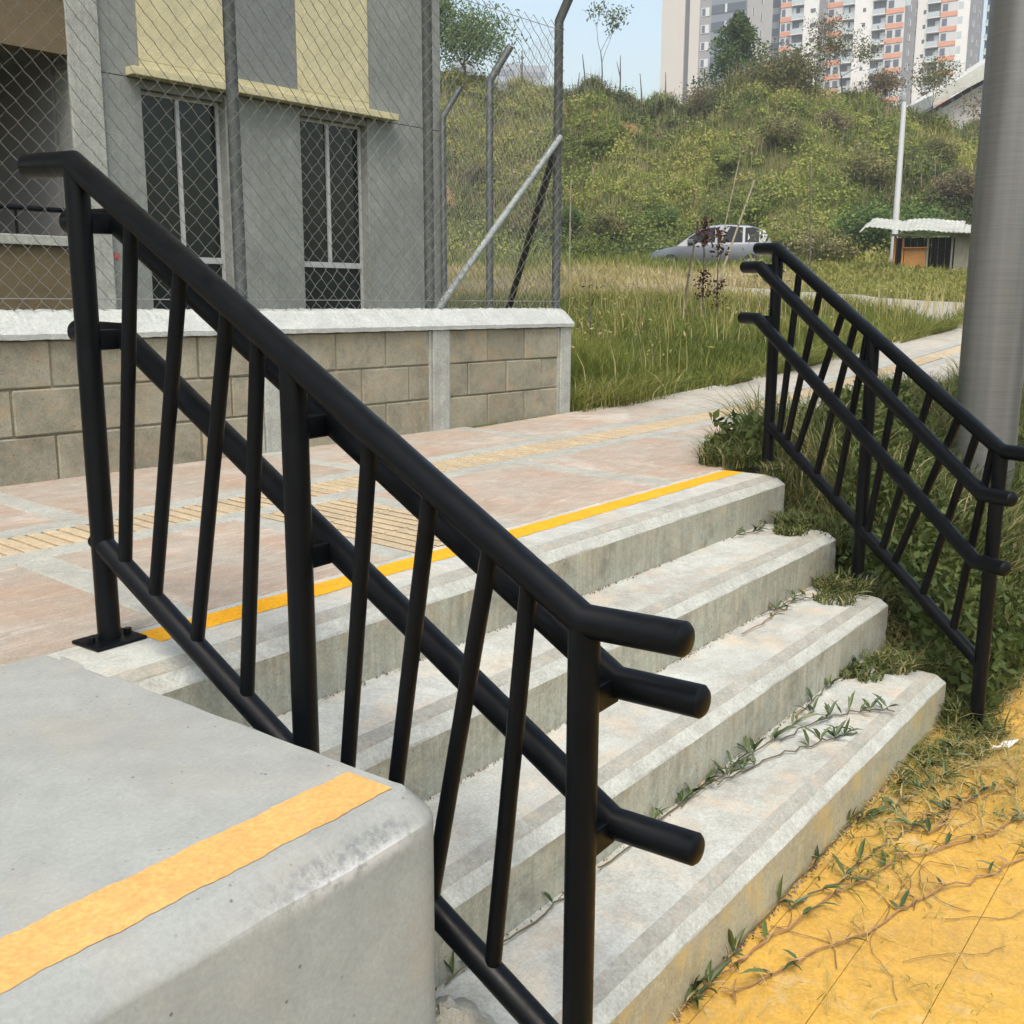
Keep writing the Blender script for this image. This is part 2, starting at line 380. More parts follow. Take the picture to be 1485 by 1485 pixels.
# ------------------------------------------------------------ left concrete platform
def make_platform():
    root = empty('concrete_platform', (-.6, -.3, -.76))
    tag(root, 'large grey concrete platform with rounded edges and pale orange strip in the left foreground', 'platform')
    off = Vector(root.location)
    x1, y0, y1, zb = .285, -.795, .297, -.80
    rows = [(0, .0), (.026, 0.), (.030, -.0025), (.065, -.036), (.069, -.042), (.072, -.05), (.072, zb)]
    rc = .070; nseg = 9
    vs_, fs = [], []
    def outline(o):       # o = how far the ring lies out from the innermost rim
        ins = .072-o; pts = [(-4.0, y0+ins)]
        cx, cy = x1-rc, y0+rc
        for x in np.linspace(-3.2, cx-.01, 26): pts.append((x, y0+ins))
        rr = rc-ins
        for i in range(nseg+1):
            a = -math.pi/2+math.pi/2*i/nseg; pts.append((cx+rr*math.cos(a), cy+rr*math.sin(a)))
        for y in np.linspace(cy+.02, y1, 12): pts.append((x1-ins+(y-cy)*.018, y))
        return pts
    n = len(outline(0))
    for r, (o, z) in enumerate(rows):
        for j, (x, y) in enumerate(outline(o)):
            jit = .0012*(math.sin(x*21+y*33+r)+math.sin(x*47-y*31+2*r)) if 0 < r < 6 else 0
            vs_.append(Vector((x+jit*.5, y+jit, z+(jit if r < 6 else 0)))-off)
    for r in range(len(rows)-1):
        for j in range(n-1):
            a = r*n+j; fs.append((a, a+1, a+n+1, a+n))
    b = len(vs_); vs_ += [Vector((-4, y1, 0))-off, Vector((-4, y1, zb))-off]
    fs.append(tuple(range(n))+(b,)); fs.append((b, n-1)+tuple(r*n+n-1 for r in range(1, len(rows)))+(b+1,))
    mb = MB(); mb.add(vs_, fs); o = mb.build('body', M['block'], root, smooth=True); o.data.set_sharp_from_angle(angle=R(20))
    s = ragged(-4, .222, -.73, -.632, .0012, 500); s.v = [tuple(Vector(p)-off) for p in s.v]
    s.build('orange_strip', M['orange_strip'], root)
    return root
make_platform()
# spilt mortar at the platform's foot
def mound():
    vs_, fs = [], []; n, m = 14, 8
    for j in range(m):
        for i in range(n):
            a = 2*math.pi*i/n; r = j/(m-1)
            x = .36+(.17+.02*math.sin(3*a))*r*math.cos(a); y = -.70+(.13+.02*math.cos(2*a))*r*math.sin(a)
            z = -.60+.13*(1-r**1.6)+.008*math.sin(9*a+5*r*3)
            vs_.append((x, y, z))
    for j in range(m-1):
        for i in range(n): fs.append((j*n+i, j*n+(i+1) % n, (j+1)*n+(i+1) % n, (j+1)*n+i))
    o = MB().add(vs_, fs).build('mortar_heap', concrete('rubble_mortar', (.52, .49, .43), (.40, .36, .30), scale=14, stain_amt=.6, bump=1.), None, smooth=True)
    tag(o, 'rough heap of spilt mortar at the foot of the grey platform', 'mortar')
mound()

# ------------------------------------------------------------ plaza tiles
def plaza():
    root = empty('plaza', (1.5, -1.6, -.76)); tag(root, kind='structure')
    MB().box(-5.5, 4.5, -5.4, .74, -.10, -.0025).build('joint_bed', M['plaza_joint'], root)
    tx, ty = .278, .197
    me = MB().box(-tx/2+.0007, tx/2-.0007, -ty/2+.0007, ty/2-.0007, -.02, 0).mesh('tile', M['plaza'], bevel=.001, segs=1)
    for i in range(-3, 10):
        for j in range(0, 11):
            x = 1.345+i*tx; y = -.998-j*ty+ty*.0
            if x > 4.2: continue
            inst('tile', me, root, (x-1.5, y+1.6+0.0, -.7535+.76+random.uniform(-.0006, .0006)))
    for i in range(-3, 10):    # cut tiles along the stair foot
        me2 = me
        inst('tile', me2, root, (1.345+i*tx-1.5, -.998+ty*.5+.019+1.6, .0065), sc=(1, .19, 1))
plaza()

# ------------------------------------------------------------ pavement: panels, bands, tactile ribs
def pavement():
    root = empty('pavement', (1.5, 1.2, 0)); tag(root, kind='structure')
    off = Vector(root.location)
    def slab(name, x0, x1, y0, y1, mat, th=.09, top=0, sk=.10, nx=1):
        mb = MB(); vs_ = []
        for zz in (top-th, top):
            for (x, y) in ((x0, y0), (x1, y0), (x1, y1), (x0, y1)):
                xx = x+sk*(y-1.3)
                vs_.append(Vector((xx, y, zz+float(zfar(xx, y))))-off)
        mb.add(vs_, [(3,2,1,0),(4,5,6,7),(0,1,5,4),(1,2,6,5),(2,3,7,6),(3,0,4,7)])
        return mb.build(name, mat, root, bevel=.004, segs=1)
    # cross joints
    X0, X1, XB = -4.0, 34.0, 4.3
    cross_front = [-3.2, -1.9, -.62, .70, 1.50, 1.98, 3.08, 4.35]
    cross_back = [-3.0, -1.7, -.4, 1.05, 2.45, 3.85]
    xs = [5.3]
    while xs[-1] < X1: xs.append(xs[-1]+1.35)
    cross_front += xs; cross_back += [x+.35 for x in xs]
    def row(cr, y0, y1, bw, namep='paving_panel', y0far=None):
        for a, b in zip(cr[:-1], cr[1:]):
            lo = y0 if (y0far is None or a < 4.2) else y0far
            if not (abs(a-1.50) < .01): slab(namep, a+bw/2+.0015, b-bw/2-.0015, lo, y1, M['pink'] if a < 5 else M['pale_path'])
        for a in cr:
            lo = y0 if (y0far is None or a < 4.2) else y0far
            if a in (1.50, 1.98): continue
            slab('grey_band', a-bw/2, a+bw/2, lo, y1, M['band'], top=.001)
    row(cross_front, .289, 1.098, .11, y0far=.74)
    row([c for c in cross_back if c < 5], 1.553, 2.42, .10); row([3.85]+[c for c in cross_back if c > 5], 1.553, 2.12, .10)
    # long grey bands either side of the tactile strip
    for a in np.arange(X0, X1, 1.2):
        slab('grey_band', a, a+1.197, 1.101, 1.208, M['band'], top=.0015)
        slab('grey_band', a, a+1.197, 1.446, 1.550, M['band'], top=.0015)
        slab('tactile_bed', a, a+1.197, 1.211, 1.443, M['tan'], top=-.006)
    # ribs across the strip (first 300 or so that show), each its own piece
    rm = MB().box(-.0185, .0185, -.112, .112, -.008, .0015).mesh('rib', M['tan'], bevel=.003, segs=1)
    x = -.6
    while x < 10.5:
        if not (1.52 < x < 1.96): inst('rib', rm, root, (x-1.5, 1.327-1.2, float(zfar(x, 1.327))), (0, 0, -.10))
        x += .054
    # branch towards the stairs: long ribs
    for a in (1.465, 2.005):
        slab('grey_band', a-.05, a+.05, .289, 1.098, M['band'], top=.001)
    slab('tactile_bed', 1.517, 1.953, .289, 1.443, M['tan'], top=-.0055)
    for i in range(8):
        cx = 1.545+.0545*i
        for (y0, y1) in ((.30, .555), (.565, .82), (.83, 1.09), (1.10, 1.44)):
            slab('rib', cx-.018, cx+.018, y0, y1, M['tan'], th=.008, top=.0015)
pavement()

roadx = lambda y: 16.2+.95*(y-2)-.055*(y-2)**2
roadw = lambda y: 2.3-.17*(y-2)
def dirt_road():
    ys_ = np.linspace(1.9, 10.6, 60); vs_, fs = [], []
    for i, y in enumerate(ys_):
        for j in range(9):
            x = roadx(y)+roadw(y)*(j/4-1)+.15*math.sin(y*2.3+j*.2)+.08*math.sin(y*6); edge = -.10 if j in (0, 8) else .03
            vs_.append((x, y, float(zfar(x, y))+edge+.012*math.sin(x*3+j*2)))
    for i in range(59):
        for j in range(8): a = i*9+j; fs.append((a, a+1, a+10, a+9))
    o = MB().add(vs_, fs).build('dirt_road', concrete('pale_dirt', (.42, .38, .31), (.34, .30, .25), stain=(.22, .19, .12), stain_amt=.6, scale=1.2, pits=False), None, smooth=True)
    tag(o, kind='structure')
dirt_road()

# ------------------------------------------------------------ railings
RT, RP, RB, RBL = .0255, .0245, .0235, .0145
def railing(name, label, frame, L, top, mid, low, bot, posts, bals, side, stub_lo):
    """frame(s, off, z) -> world; L = horizontal distance between end posts"""
    base = frame(0, 0, 0); root = empty(name, base); tag(root, label, 'railing', None)
    P = lambda s, o, z: frame(s, o, z)-base
    topz = lambda s: top[0]+(top[1]-top[0])*s/L
    midz = lambda s: mid[0]+(mid[1]-mid[0])*s/L
    lowz = lambda s: low[0]+(low[1]-low[0])*s/L
    botz = lambda s: bot[0]+(bot[1]-bot[0])*s/L
    MB().tube([P(-stub_lo[0], 0, topz(0)+.006), P(-.004, 0, topz(0)), P(L+.004, 0, topz(L)), P(L+stub_lo[1], 0, topz(L)+.004)], RT, 20, dome=.35).build('top_rail', M['black'], root, smooth=True)
    OFF = .085*side
    for fz in (midz, lowz):
        MB().tube([P(-stub_lo[2], OFF, fz(0)+.004), P(-.004, OFF, fz(0)), P(L+.012, OFF, fz(L)), P(L+stub_lo[3], OFF, fz(L)+.002)], RT, 20, dome=.35).build('handrail', M['black'], root, smooth=True)
    MB().tube([P(-.015, 0, botz(-.015)), P(L-.0, 0, botz(L))], RB, 18).build('bottom_rail', M['black'], root, smooth=True)
    for s, zb in posts:
        po = MB().tube([P(s, 0, zb), P(s, 0, topz(s)-.005)], RP, 18).build('post', M['black'], root, smooth=True)
        # saddle gussets where the post meets the top rail
        pl = MB(); q = P(s, 0, zb)
        pl.box(q.x-.062, q.x+.062, q.y-.05, q.y+.05, q.z+.001, q.z+.009)
        plo = pl.build('base_plate', M['black'], root, bevel=.004)
        for bx, by in ((-.045, 0), (.045, 0)):
            MB().tube([(q.x+bx, q.y+by, q.z+.006), (q.x+bx, q.y+by, q.z+.020)], .009, 6).build('bolt', M['black'], plo)
        for fz in (midz, lowz):
            zz = fz(s)
            a, b_ = P(s, 0, zz-.008), P(s, OFF, zz-.006)
            d = (b_-a).normalized(); sx = Vector((-d.y, d.x, 0))
            mb = MB(); hw, hh = .012, .021
            vv = [q2+sx*e*hw+Vector((0, 0, f*hh)) for q2 in (a, b_) for e in (-1, 1) for f in (-1, 1)]
            mb.add(vv, [(0,1,3,2),(4,6,7,5),(0,4,5,1),(2,3,7,6),(0,2,6,4),(1,5,7,3)])
            mb.build('bracket', M['black'], root, bevel=.003)
    for (s0, s1) in bals:
        MB().tube([P(s0, 0, topz(s0)-.012), P(s1, 0, botz(s1)+.008)], RBL, 12).build('baluster', M['black'], root, smooth=True)
    return root
LX = .378
Lfr = lambda s, o, z: Vector((LX+o, .262-s, z))
railing('stair_railing', 'large black tubular railing in the foreground beside the grey concrete platform', Lfr, 1.230,
        (1.006, .276), (.900, .158), (.663, -.078), (.222, -.463), [(.003, 0), (.625, -2*H), (1.236, -.756)],
        [(.179, .081), (.327, .181), (.457, .312), (.537, .460), (.808, .724), (.940, .829), (1.062, .930), (1.136, 1.065)], 1, (.170, .170, .172, .158))
A = Vector((3.577, .113, 0)); dv = Vector((2.948-3.577, -1.003-.113, 0)).normalized(); nv = Vector((-dv.y, dv.x, 0))
Rfr = lambda s, o, z: Vector((A.x, A.y, 0))+dv*s+nv*o+Vector((0, 0, z))
railing('stair_railing', 'smaller looking black tubular railing on the far right beside the overgrown grass bank', Rfr, 1.257,
        (.965, .246), (.885, .108), (.667, -.126), (.205, -.512), [(0, 0), (.615, -.345), (1.257, -.756)],
        [(.151, .075), (.290, .125), (.435, .195), (.510, .330), (.580, .460), (.765, .655), (.925, .740), (1.065, .808), (1.150, .962), (1.222, 1.120)], -1, (.145, .135, .118, .135))

# ------------------------------------------------------------ block wall with coping
W0 = Vector((5.0, 2.126, 0)); WRZ = -math.atan2(.064, .998)
def wall():
    root = empty('block_wall', W0, WRZ)
    tag(root, 'low concrete block wall with whitewashed coping below the chain link fence', 'wall')
    x0 = -9.0
    MB().box(x0, -.06, .012, .16, -.08, .572).build('mortar_core', M['mortar'], root)
    hts = [(-.02, .187), (.191, .380), (.384, .575)]
    pil = [(-.11, .0), (-1.285, -1.155), (-2.45, -2.335), (-2.33+.0, -2.325)]
    pil = [(-.112, 0.), (-1.288, -1.155), (-2.455, -2.335), (-5.05, -4.93), (-7.6, -7.48)]
    bays = [(-1.152, -.115), (-2.332, -1.291), (-4.927, -2.458), (-7.477, -5.053), (-9.0, -7.603)]
    cache = {}
    for bi, (a, b) in enumerate(bays):
        BL = .3475 if bi < 3 else .36
        for c, (z0, z1) in enumerate(hts):
            x = b; first = True
            while x > a+.01:
                wd = BL*.5 if (first and c == 1) else BL
                nx = max(a, x-wd)
                if nx-a < .06: nx = a
                key = (round(x-nx, 3), round(z1-z0, 3))
                if key not in cache:
                    cw = key[0]/2-.004; chh = key[1]/2-.001
                    cache[key] = MB().box(-cw, cw, 0, .12, -chh, chh).mesh('block', M['blockwall'], bevel=.006, segs=1)
                inst('block', cache[key], root, ((x+nx)/2+random.uniform(-.002, .002), random.uniform(-.003, .004), (z0+z1)/2), (random.uniform(-.006, .006), random.uniform(-.004, .004), random.uniform(-.006, .006)))
                x = nx; first = False
    for a, b in pil:
        MB().box(a+.002, b-.002, -.014, .175, -.08, .577).build('pilaster', M['pilaster'], root, bevel=.006)
        mb = MB()
        for e in (a-.018, b):
            if e > -.01: continue
            mb.box(e-.004, e+.016, -.003, .05, -.05, .572)
        mb.build('mortar_fillet', M['pilaster'], root)
    # coping: rough lime-washed saddle
    prof = [(-.028, .578), (-.030, .600), (.0, .628), (.05, .672), (.085, .693), (.11, .696), (.14, .688), (.21, .610), (.205, .578)]
    n = 520; vs_ = []; m = len(prof)
    for i in range(n):
        x = x0+(0.012-x0)*i/(n-1)
        for j, (y, z) in enumerate(prof):
            k = (.0018*math.sin(x*61+j)+.0022*math.sin(x*143+.4*j)+.0018*math.sin(x*23+j*j)+.0016*math.sin(x*197)) if 3 <= j <= 6 else .0009*math.sin(x*37)+.0008*math.sin(x*103+j)
            vs_.append((x, y+k*.5, z+k))
    fs = [(i*m+j, i*m+(j+1) % m, (i+1)*m+(j+1) % m, (i+1)*m+j) for i in range(n-1) for j in range(m)]
    fs += [tuple(range(m)), tuple((n-1)*m+j for j in range(m))[::-1]]
    MB().add(vs_, fs).build('coping', M['white'], root)
wall()

# ------------------------------------------------------------ chain link fence
def fence():
    root = empty('chain_link_fence', W0, WRZ)
    tag(root, 'tall galvanised chain link fence standing on the block wall and turning back round the building', 'fence')
    def post(x, y, z0, z1, out=(0, -.16, .26)):
        MB().tube([(x, y, z0), (x, y, z1), (x+out[0], y+out[1], z1+out[2])], .029, 14).build('post', M['galv'], root, smooth=True)
    for x in (0., -1.177, -2.47, -4.9, -7.3): post(x, .12, .60, 2.46)
    sx, sy = .555, .832
    for k in range(1, 4):
        d = 1.70*k+(.36 if k == 3 else 0); post(sx*d, .12+sy*d, -.05, 2.42, (.13, -.10, .26))
    MB().tube([(-1.150, .105, .675), (-.015, .088, 1.765)], .020, 12).build('brace', M['brace'], root, smooth=True)
    MB().tube([(0, .13, 1.72), (sx*1.66, .12+sy*1.66, .2)], .024, 12).build('brace', plain('dark_brace', (.05, .055, .06), .5, .3), root, smooth=True)
    for z in (.74, 2.40):
        MB().tube([(-7.3, .089, z), (0, .089, z)], .0022, 4).build('tension_wire', M['wire'], root)
    # woven mesh: every zigzag wire is a thin ribbon with a square section
    def mesh(ox, oy, dx, dy, length, z0, z1, pitch, r, nxn, nyn):
        hp = pitch/2; nw = int(length/hp); ns = int((z1-z0)/hp)
        V, F = [], []
        k = np.arange(ns+1); 
        for i in range(nw):
            s = i*hp+hp*np.where((k+i) % 2 == 0, -.04, 1.04)
            ofs = .004*np.where(k % 2 == 0, 1, -1)
            z = z0+k*hp*1.02
            sag = .01*np.sin(i*.21)+.006*np.sin(k*.4+i*.13)
            X = ox+dx*s+nxn*(ofs+sag); Y = oy+dy*s+nyn*(ofs+sag)
            b = len(V)
            up_ = hp*.02
            for q in range(3):
                a = 2*math.pi*q/3
                # section spanned by the fence normal and the along-fence/vertical diagonal
                e = math.cos(a)*r; f = math.sin(a)*r
                V += np.stack([X+nxn*e+dx*f*.7, Y+nyn*e+dy*f*.7, z+f*.7*np.where(k % 2 == 0, 1, 1)], -1).tolist()
            n1 = ns+1
            for q in range(3):
                q2 = (q+1) % 3
                F += [(b+q*n1+t, b+q*n1+t+1, b+q2*n1+t+1, b+q2*n1+t) for t in range(ns)]
        me = bpy.data.meshes.new('wire_mesh'); me.from_pydata(V, [], F); me.materials.append(M['wire'])
        o = link(bpy.data.objects.new('wire_mesh', me), root); o['kind'] = 'stuff'
    mesh(-6.24, .088, 1, 0, 6.24, .69, 2.44, .080, .0021, 0, -1)
    mesh(0.03, .12, sx, sy, 5.2, .1, 2.45, .080, .0010, sy, -sx)
fence()

# ------------------------------------------------------------ apartment building behind the fence
def building():
    o = W0+Vector((.064, .998, 0))*3.0
    root = empty('apartment_building', o, WRZ)
    tag(root, 'grey concrete apartment building with cream panels and tall dark windows behind the fence', 'building')
    UC = 1.91                                     # right corner
    w1, w2 = (-1.185, -.475), (.25, .985)
    ZW0, ZW1 = .30, 2.235
    F = M['facade']
    # ground floor piers between windows (butted end to end)
    for a, b in ((-1.70, w1[0]), (w1[1], w2[0]), (w2[1], UC)):
        MB().box(a, b, 0, .25, -.1, 2.292).build('wall_panel', F, root, bevel=.004)
    for a, b in (w1, w2):
        MB().box(a+.002, b-.002, .02, .25, -.1, ZW0).build('wall_panel', F, root)
        MB().box(a+.002, b-.002, .02, .25, ZW1, 2.292).build('lintel', F, root)
    for a, b in ((-1.70, -1.19), (1.015, UC)):
        MB().box(a, b, .002, .25, 2.297, 23.5).build('wall_panel', F, root, bevel=.004)
    MB().box(-1.187, 1.012, .03, .25, 2.297, 23.5).build('wall_panel', F, root)
    for a, b in ((-1.188, -.405), (.245, 1.012)):
        MB().box(a, b, -.004, .028, 2.425, 23.5).build('cream_panel', M['cream'], root, bevel=.003)
    MB().box(-.403, .243, .008, .028, 2.425, 23.5).build('relief_panel', M['facade_dark'], root)
    MB().box(-1.188, 1.012, -.006, .028, 2.36, 2.423).build('cream_band', M['cream'], root)
    MB().box(-1.30, 1.27, -.105, .0, 2.300, 2.357).build('cream_ledge', M['cream'], root, bevel=.006)
    MB().box(-1.735, -1.50, -.03, -.001, -.1, 23.5).build('pilaster', M['pilaster'], root, bevel=.006)
    # upper storey's floor line and the gable going back
    MB().box(UC-.25, UC-.002, .252, 8, -.1, 23.5).build('side_wall', F, root)
    MB().box(-12, UC+.15, -.15, 8.1, 23.52, 23.8).build('roof_slab', F, root)
    # windows
    for a, b in (w1, w2):
        wd = b-a; wr = MB()
        y0, y1 = .085, .125; t = .028
        wr.box(a+.002, a+t, y0, y1, ZW0, ZW1-.002).box(b-t, b-.002, y0, y1, ZW0, ZW1-.002)
        wr.box(a+t, b-t, y0+.002, y1, ZW1-t, ZW1-.002).box(a+t, b-t, y0+.002, y1, ZW0, ZW0+t)
        wn = wr.build('window', M['alu'], root)
        md = (a+b)/2-.012
        MB().box(md-.015, md+.015, y0-.004, y1, 1.068, ZW1-t).build('mullion', M['alu'], wn)
        MB().box(a+t, b-t, y0-.006, y1, 1.02, 1.066).build('transom', M['alu'], wn)
        for (p, q, z0, z1) in ((a+t, md-.016, 1.067, ZW1-t), (md+.016, b-t, 1.067, ZW1-t), (a+t, b-t, ZW0+t, 1.019)):
            MB().box(p, q, y0+.015, y0+.022, z0, z1).build('pane', M['glass'], wn)
    # loggia on the left
    MB().box(-6, -1.738, -.02, .12, -.1, 1.095).build('parapet', M['brown'], root)
    MB().box(-6, -1.738, -.05, .15, 1.098, 1.165).build('parapet_cap', M['pilaster'], root, bevel=.006)
    MB().box(-6, -1.738, -.02, .14, 2.36, 2.70).build('upper_parapet', M['brown'], root)
    MB().box(-6, -1.738, -.012, .14, 2.704, 2.75).build('shadow_joint', M['dark'], root)
    MB().box(-12, -1.738, -.02, .14, 2.754, 23.5).build('upper_parapet', M['brown'], root)
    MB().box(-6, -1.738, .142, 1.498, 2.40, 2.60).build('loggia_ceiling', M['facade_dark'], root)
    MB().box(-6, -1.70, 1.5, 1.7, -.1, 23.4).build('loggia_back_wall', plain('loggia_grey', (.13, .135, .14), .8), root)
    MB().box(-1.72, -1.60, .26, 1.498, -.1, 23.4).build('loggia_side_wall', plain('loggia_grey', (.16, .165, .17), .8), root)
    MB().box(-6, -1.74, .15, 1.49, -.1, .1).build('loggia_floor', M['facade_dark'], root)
    d = MB().box(-3.06, -3.0, 1.44, 1.497, .1, 2.2).build('door_frame', M['alu'], root)
    rl = MB().tube([(-6, .06, 1.345), (-1.74, .06, 1.345)], .018, 8).build('loggia_rail', M['black'], root)
    for x in np.arange(-5.5, -1.8, .42): MB().tube([(x, .06, 1.16), (x, .06, 1.345)], .010, 6).build('rail_post', M['black'], rl)
    # red paint splash on the pier
    mk = MB()
    for sx_, sz_, r in ((-1.462, 1.04, .020), (-1.48, 1.055, .011), (-1.447, 1.062, .011)):
        mk.add([(sx_+r*math.cos(a)*(1+.3*math.sin(3*a)), -.0035, sz_+r*math.sin(a)) for a in np.linspace(0, 6.0, 9)], [tuple(range(9))])
    mk.build('red_paint_mark', plain('red_paint', (.45, .06, .06), .6), root)
building()

# ------------------------------------------------------------ big metal pole on the right
def pole():
    x, y = 5.73, -.31; z0 = -.60
    root = empty('metal_pole', (x, y, z0)); tag(root, 'thick brushed grey metal pole rising out of the grass behind the right railing', 'pole')
    m, n, b = newmat('brushed_metal'); g = NT(n)
    v = g.coord(scale=(1.2, 1.2, 60)); s = g.noise(v, 2.2, 6, .7)
    v2 = g.coord(scale=(9, 9, .25)); t = g.noise(v2, 1.2, 3, .5)
    c = g.mix(.5, g.ramp(s, [(.3, (.10, .106, .105)), (.7, (.19, .197, .195))]), g.ramp(t, [(.35, (.10, .106, .105)), (.65, (.20, .207, .205))]))
    g.l(c, b.inputs['Base Color']); b.inputs['Metallic'].default_value = .35; b.inputs['Roughness'].default_value = .42
    g.bump(s, .25, .004, b)
    MB().tube([(0, 0, 0), (0, 0, 9)], .172, 48).build('shaft', m, root, smooth=True)
    MB().tube([(0, 0, 0), (0, 0, .04)], .26, 32).build('base_flange', m, root)
pole()

# ------------------------------------------------------------ vegetation generators
def blades(P, h, wd, bend, tint, seg=2, r=None, lean=None):
    """numpy blades of grass: returns verts, tris, tint per vertex"""
    r = r or rng; n = len(P); az = r.uniform(0, 2*np.pi, n); fa = az+r.uniform(.6, 2.5, n)
    d = np.stack([np.cos(az), np.sin(az), np.zeros(n)], -1)
    if lean is not None: d = d+lean; 
    f = np.stack([np.cos(fa), np.sin(fa), np.zeros(n)], -1)
    V = []
    for i in range(seg):
        t = i/seg
        c = P+np.stack([np.zeros(n), np.zeros(n), h*(t-.38*bend*t*t)], -1)+d*(h*bend*t*t)[:, None]*.8
        ww = (wd*(1-t*.45)/2)[:, None]
        V += [c-f*ww, c+f*ww]
    c = P+np.stack([np.zeros(n), np.zeros(n), h*(1-.38*bend)], -1)+d*(h*bend)[:, None]*.8
    V.append(c)
    k = 2*seg+1; V = np.stack(V, 1).reshape(-1, 3)
    T = []
    for i in range(seg-1): T += [(2*i, 2*i+1, 2*i+3), (2*i, 2*i+3, 2*i+2)]
    T.append((2*seg-2, 2*seg-1, 2*seg))
    T = (np.arange(n)[:, None, None]*k+np.array(T)[None]).reshape(-1, 3)
    return V, T, np.repeat(tint, k)

def leaves(P, size, tint, r=None, upb=.3, asp=.5, N=None):
    r = r or rng; n = len(P)
    a = r.normal(size=(n, 3)); a[:, 2] += upb; a /= np.linalg.norm(a, axis=1)[:, None]
    # leaves that belong to a clump turn their faces outwards, as leaves do
    f = r.normal(size=(n, 3)) if N is None else N/(np.linalg.norm(N, axis=1)[:, None]+1e-9)+r.normal(0, .38, (n, 3))
    b = np.cross(f, a); b /= np.linalg.norm(b, axis=1)[:, None]+1e-9
    a = np.cross(b, f); a /= np.linalg.norm(a, axis=1)[:, None]+1e-9
    s = size[:, None]; nn = np.cross(a, b)
    V = np.stack([P-a*s*.5, P+b*s*asp*.5+nn*s*.06, P+a*s*.5, P-b*s*asp*.5+nn*s*.06], 1).reshape(-1, 3)
    T = (np.arange(n)[:, None, None]*4+np.array([(0, 1, 2), (0, 2, 3)])[None]).reshape(-1, 3)
    return V, T, np.repeat(tint, 4)

def join(parts):
    V, T, C, b = [], [], [], 0
    for v, t, c in parts: V.append(v); T.append(t+b); C.append(c); b += len(v)
    return np.concatenate(V), np.concatenate(T), np.concatenate(C)

def npmesh(name, data, mat):
    V, T, C = data; me = bpy.data.meshes.new(name)
    me.vertices.add(len(V)); me.vertices.foreach_set('co', V.astype(np.float32).ravel())
    me.loops.add(len(T)*3); me.loops.foreach_set('vertex_index', T.astype(np.int32).ravel())
    me.polygons.add(len(T)); me.polygons.foreach_set('loop_start', np.arange(0, len(T)*3, 3, dtype=np.int32))
    a = me.attributes.new('tint', 'FLOAT', 'POINT'); a.data.foreach_set('value', C.astype(np.float32))
    me.update(calc_edges=True); me.materials.append(mat)
    return me

def fbm(x, y, s, seed=0):
    r = np.random.default_rng(seed); o = np.zeros_like(x); amp = 1
    for i in range(5):
        for _ in range(3):
            a = r.uniform(0, 2*np.pi); ph = r.uniform(0, 7); o += amp*np.sin((x*np.cos(a)+y*np.sin(a))*s+ph)
        s *= 1.9; amp *= .6
    return o/4.2

GREEN = [(0., (.065, .088, .02)), (.25, (.125, .16, .032)), (.5, (.195, .225, .044)), (.72, (.30, .275, .08)), (.88, (.44, .37, .16)), (1., (.52, .44, .25))]
M['grass'] = leafmat('grass_blades', GREEN, .35)
M['bank'] = leafmat('bank_blades', [(0., (.035, .055, .016)), (.3, (.065, .095, .024)), (.55, (.115, .14, .036)), (.78, (.21, .19, .075)), (1., (.36, .30, .17))], .3)
M['hill'] = leafmat('hillside_growth', [(0., (.045, .065, .020)), (.18, (.10, .14, .034)), (.36, (.185, .235, .048)), (.52, (.29, .33, .062)), (.66, (.36, .345, .09)), (.8, (.34, .275, .14)), (.9, (.28, .22, .15)), (1., (.40, .32, .2))], .35)

def stuff(name, data, mat): tag(link(bpy.data.objects.new(name, npmesh(name, data, mat))), kind='stuff')

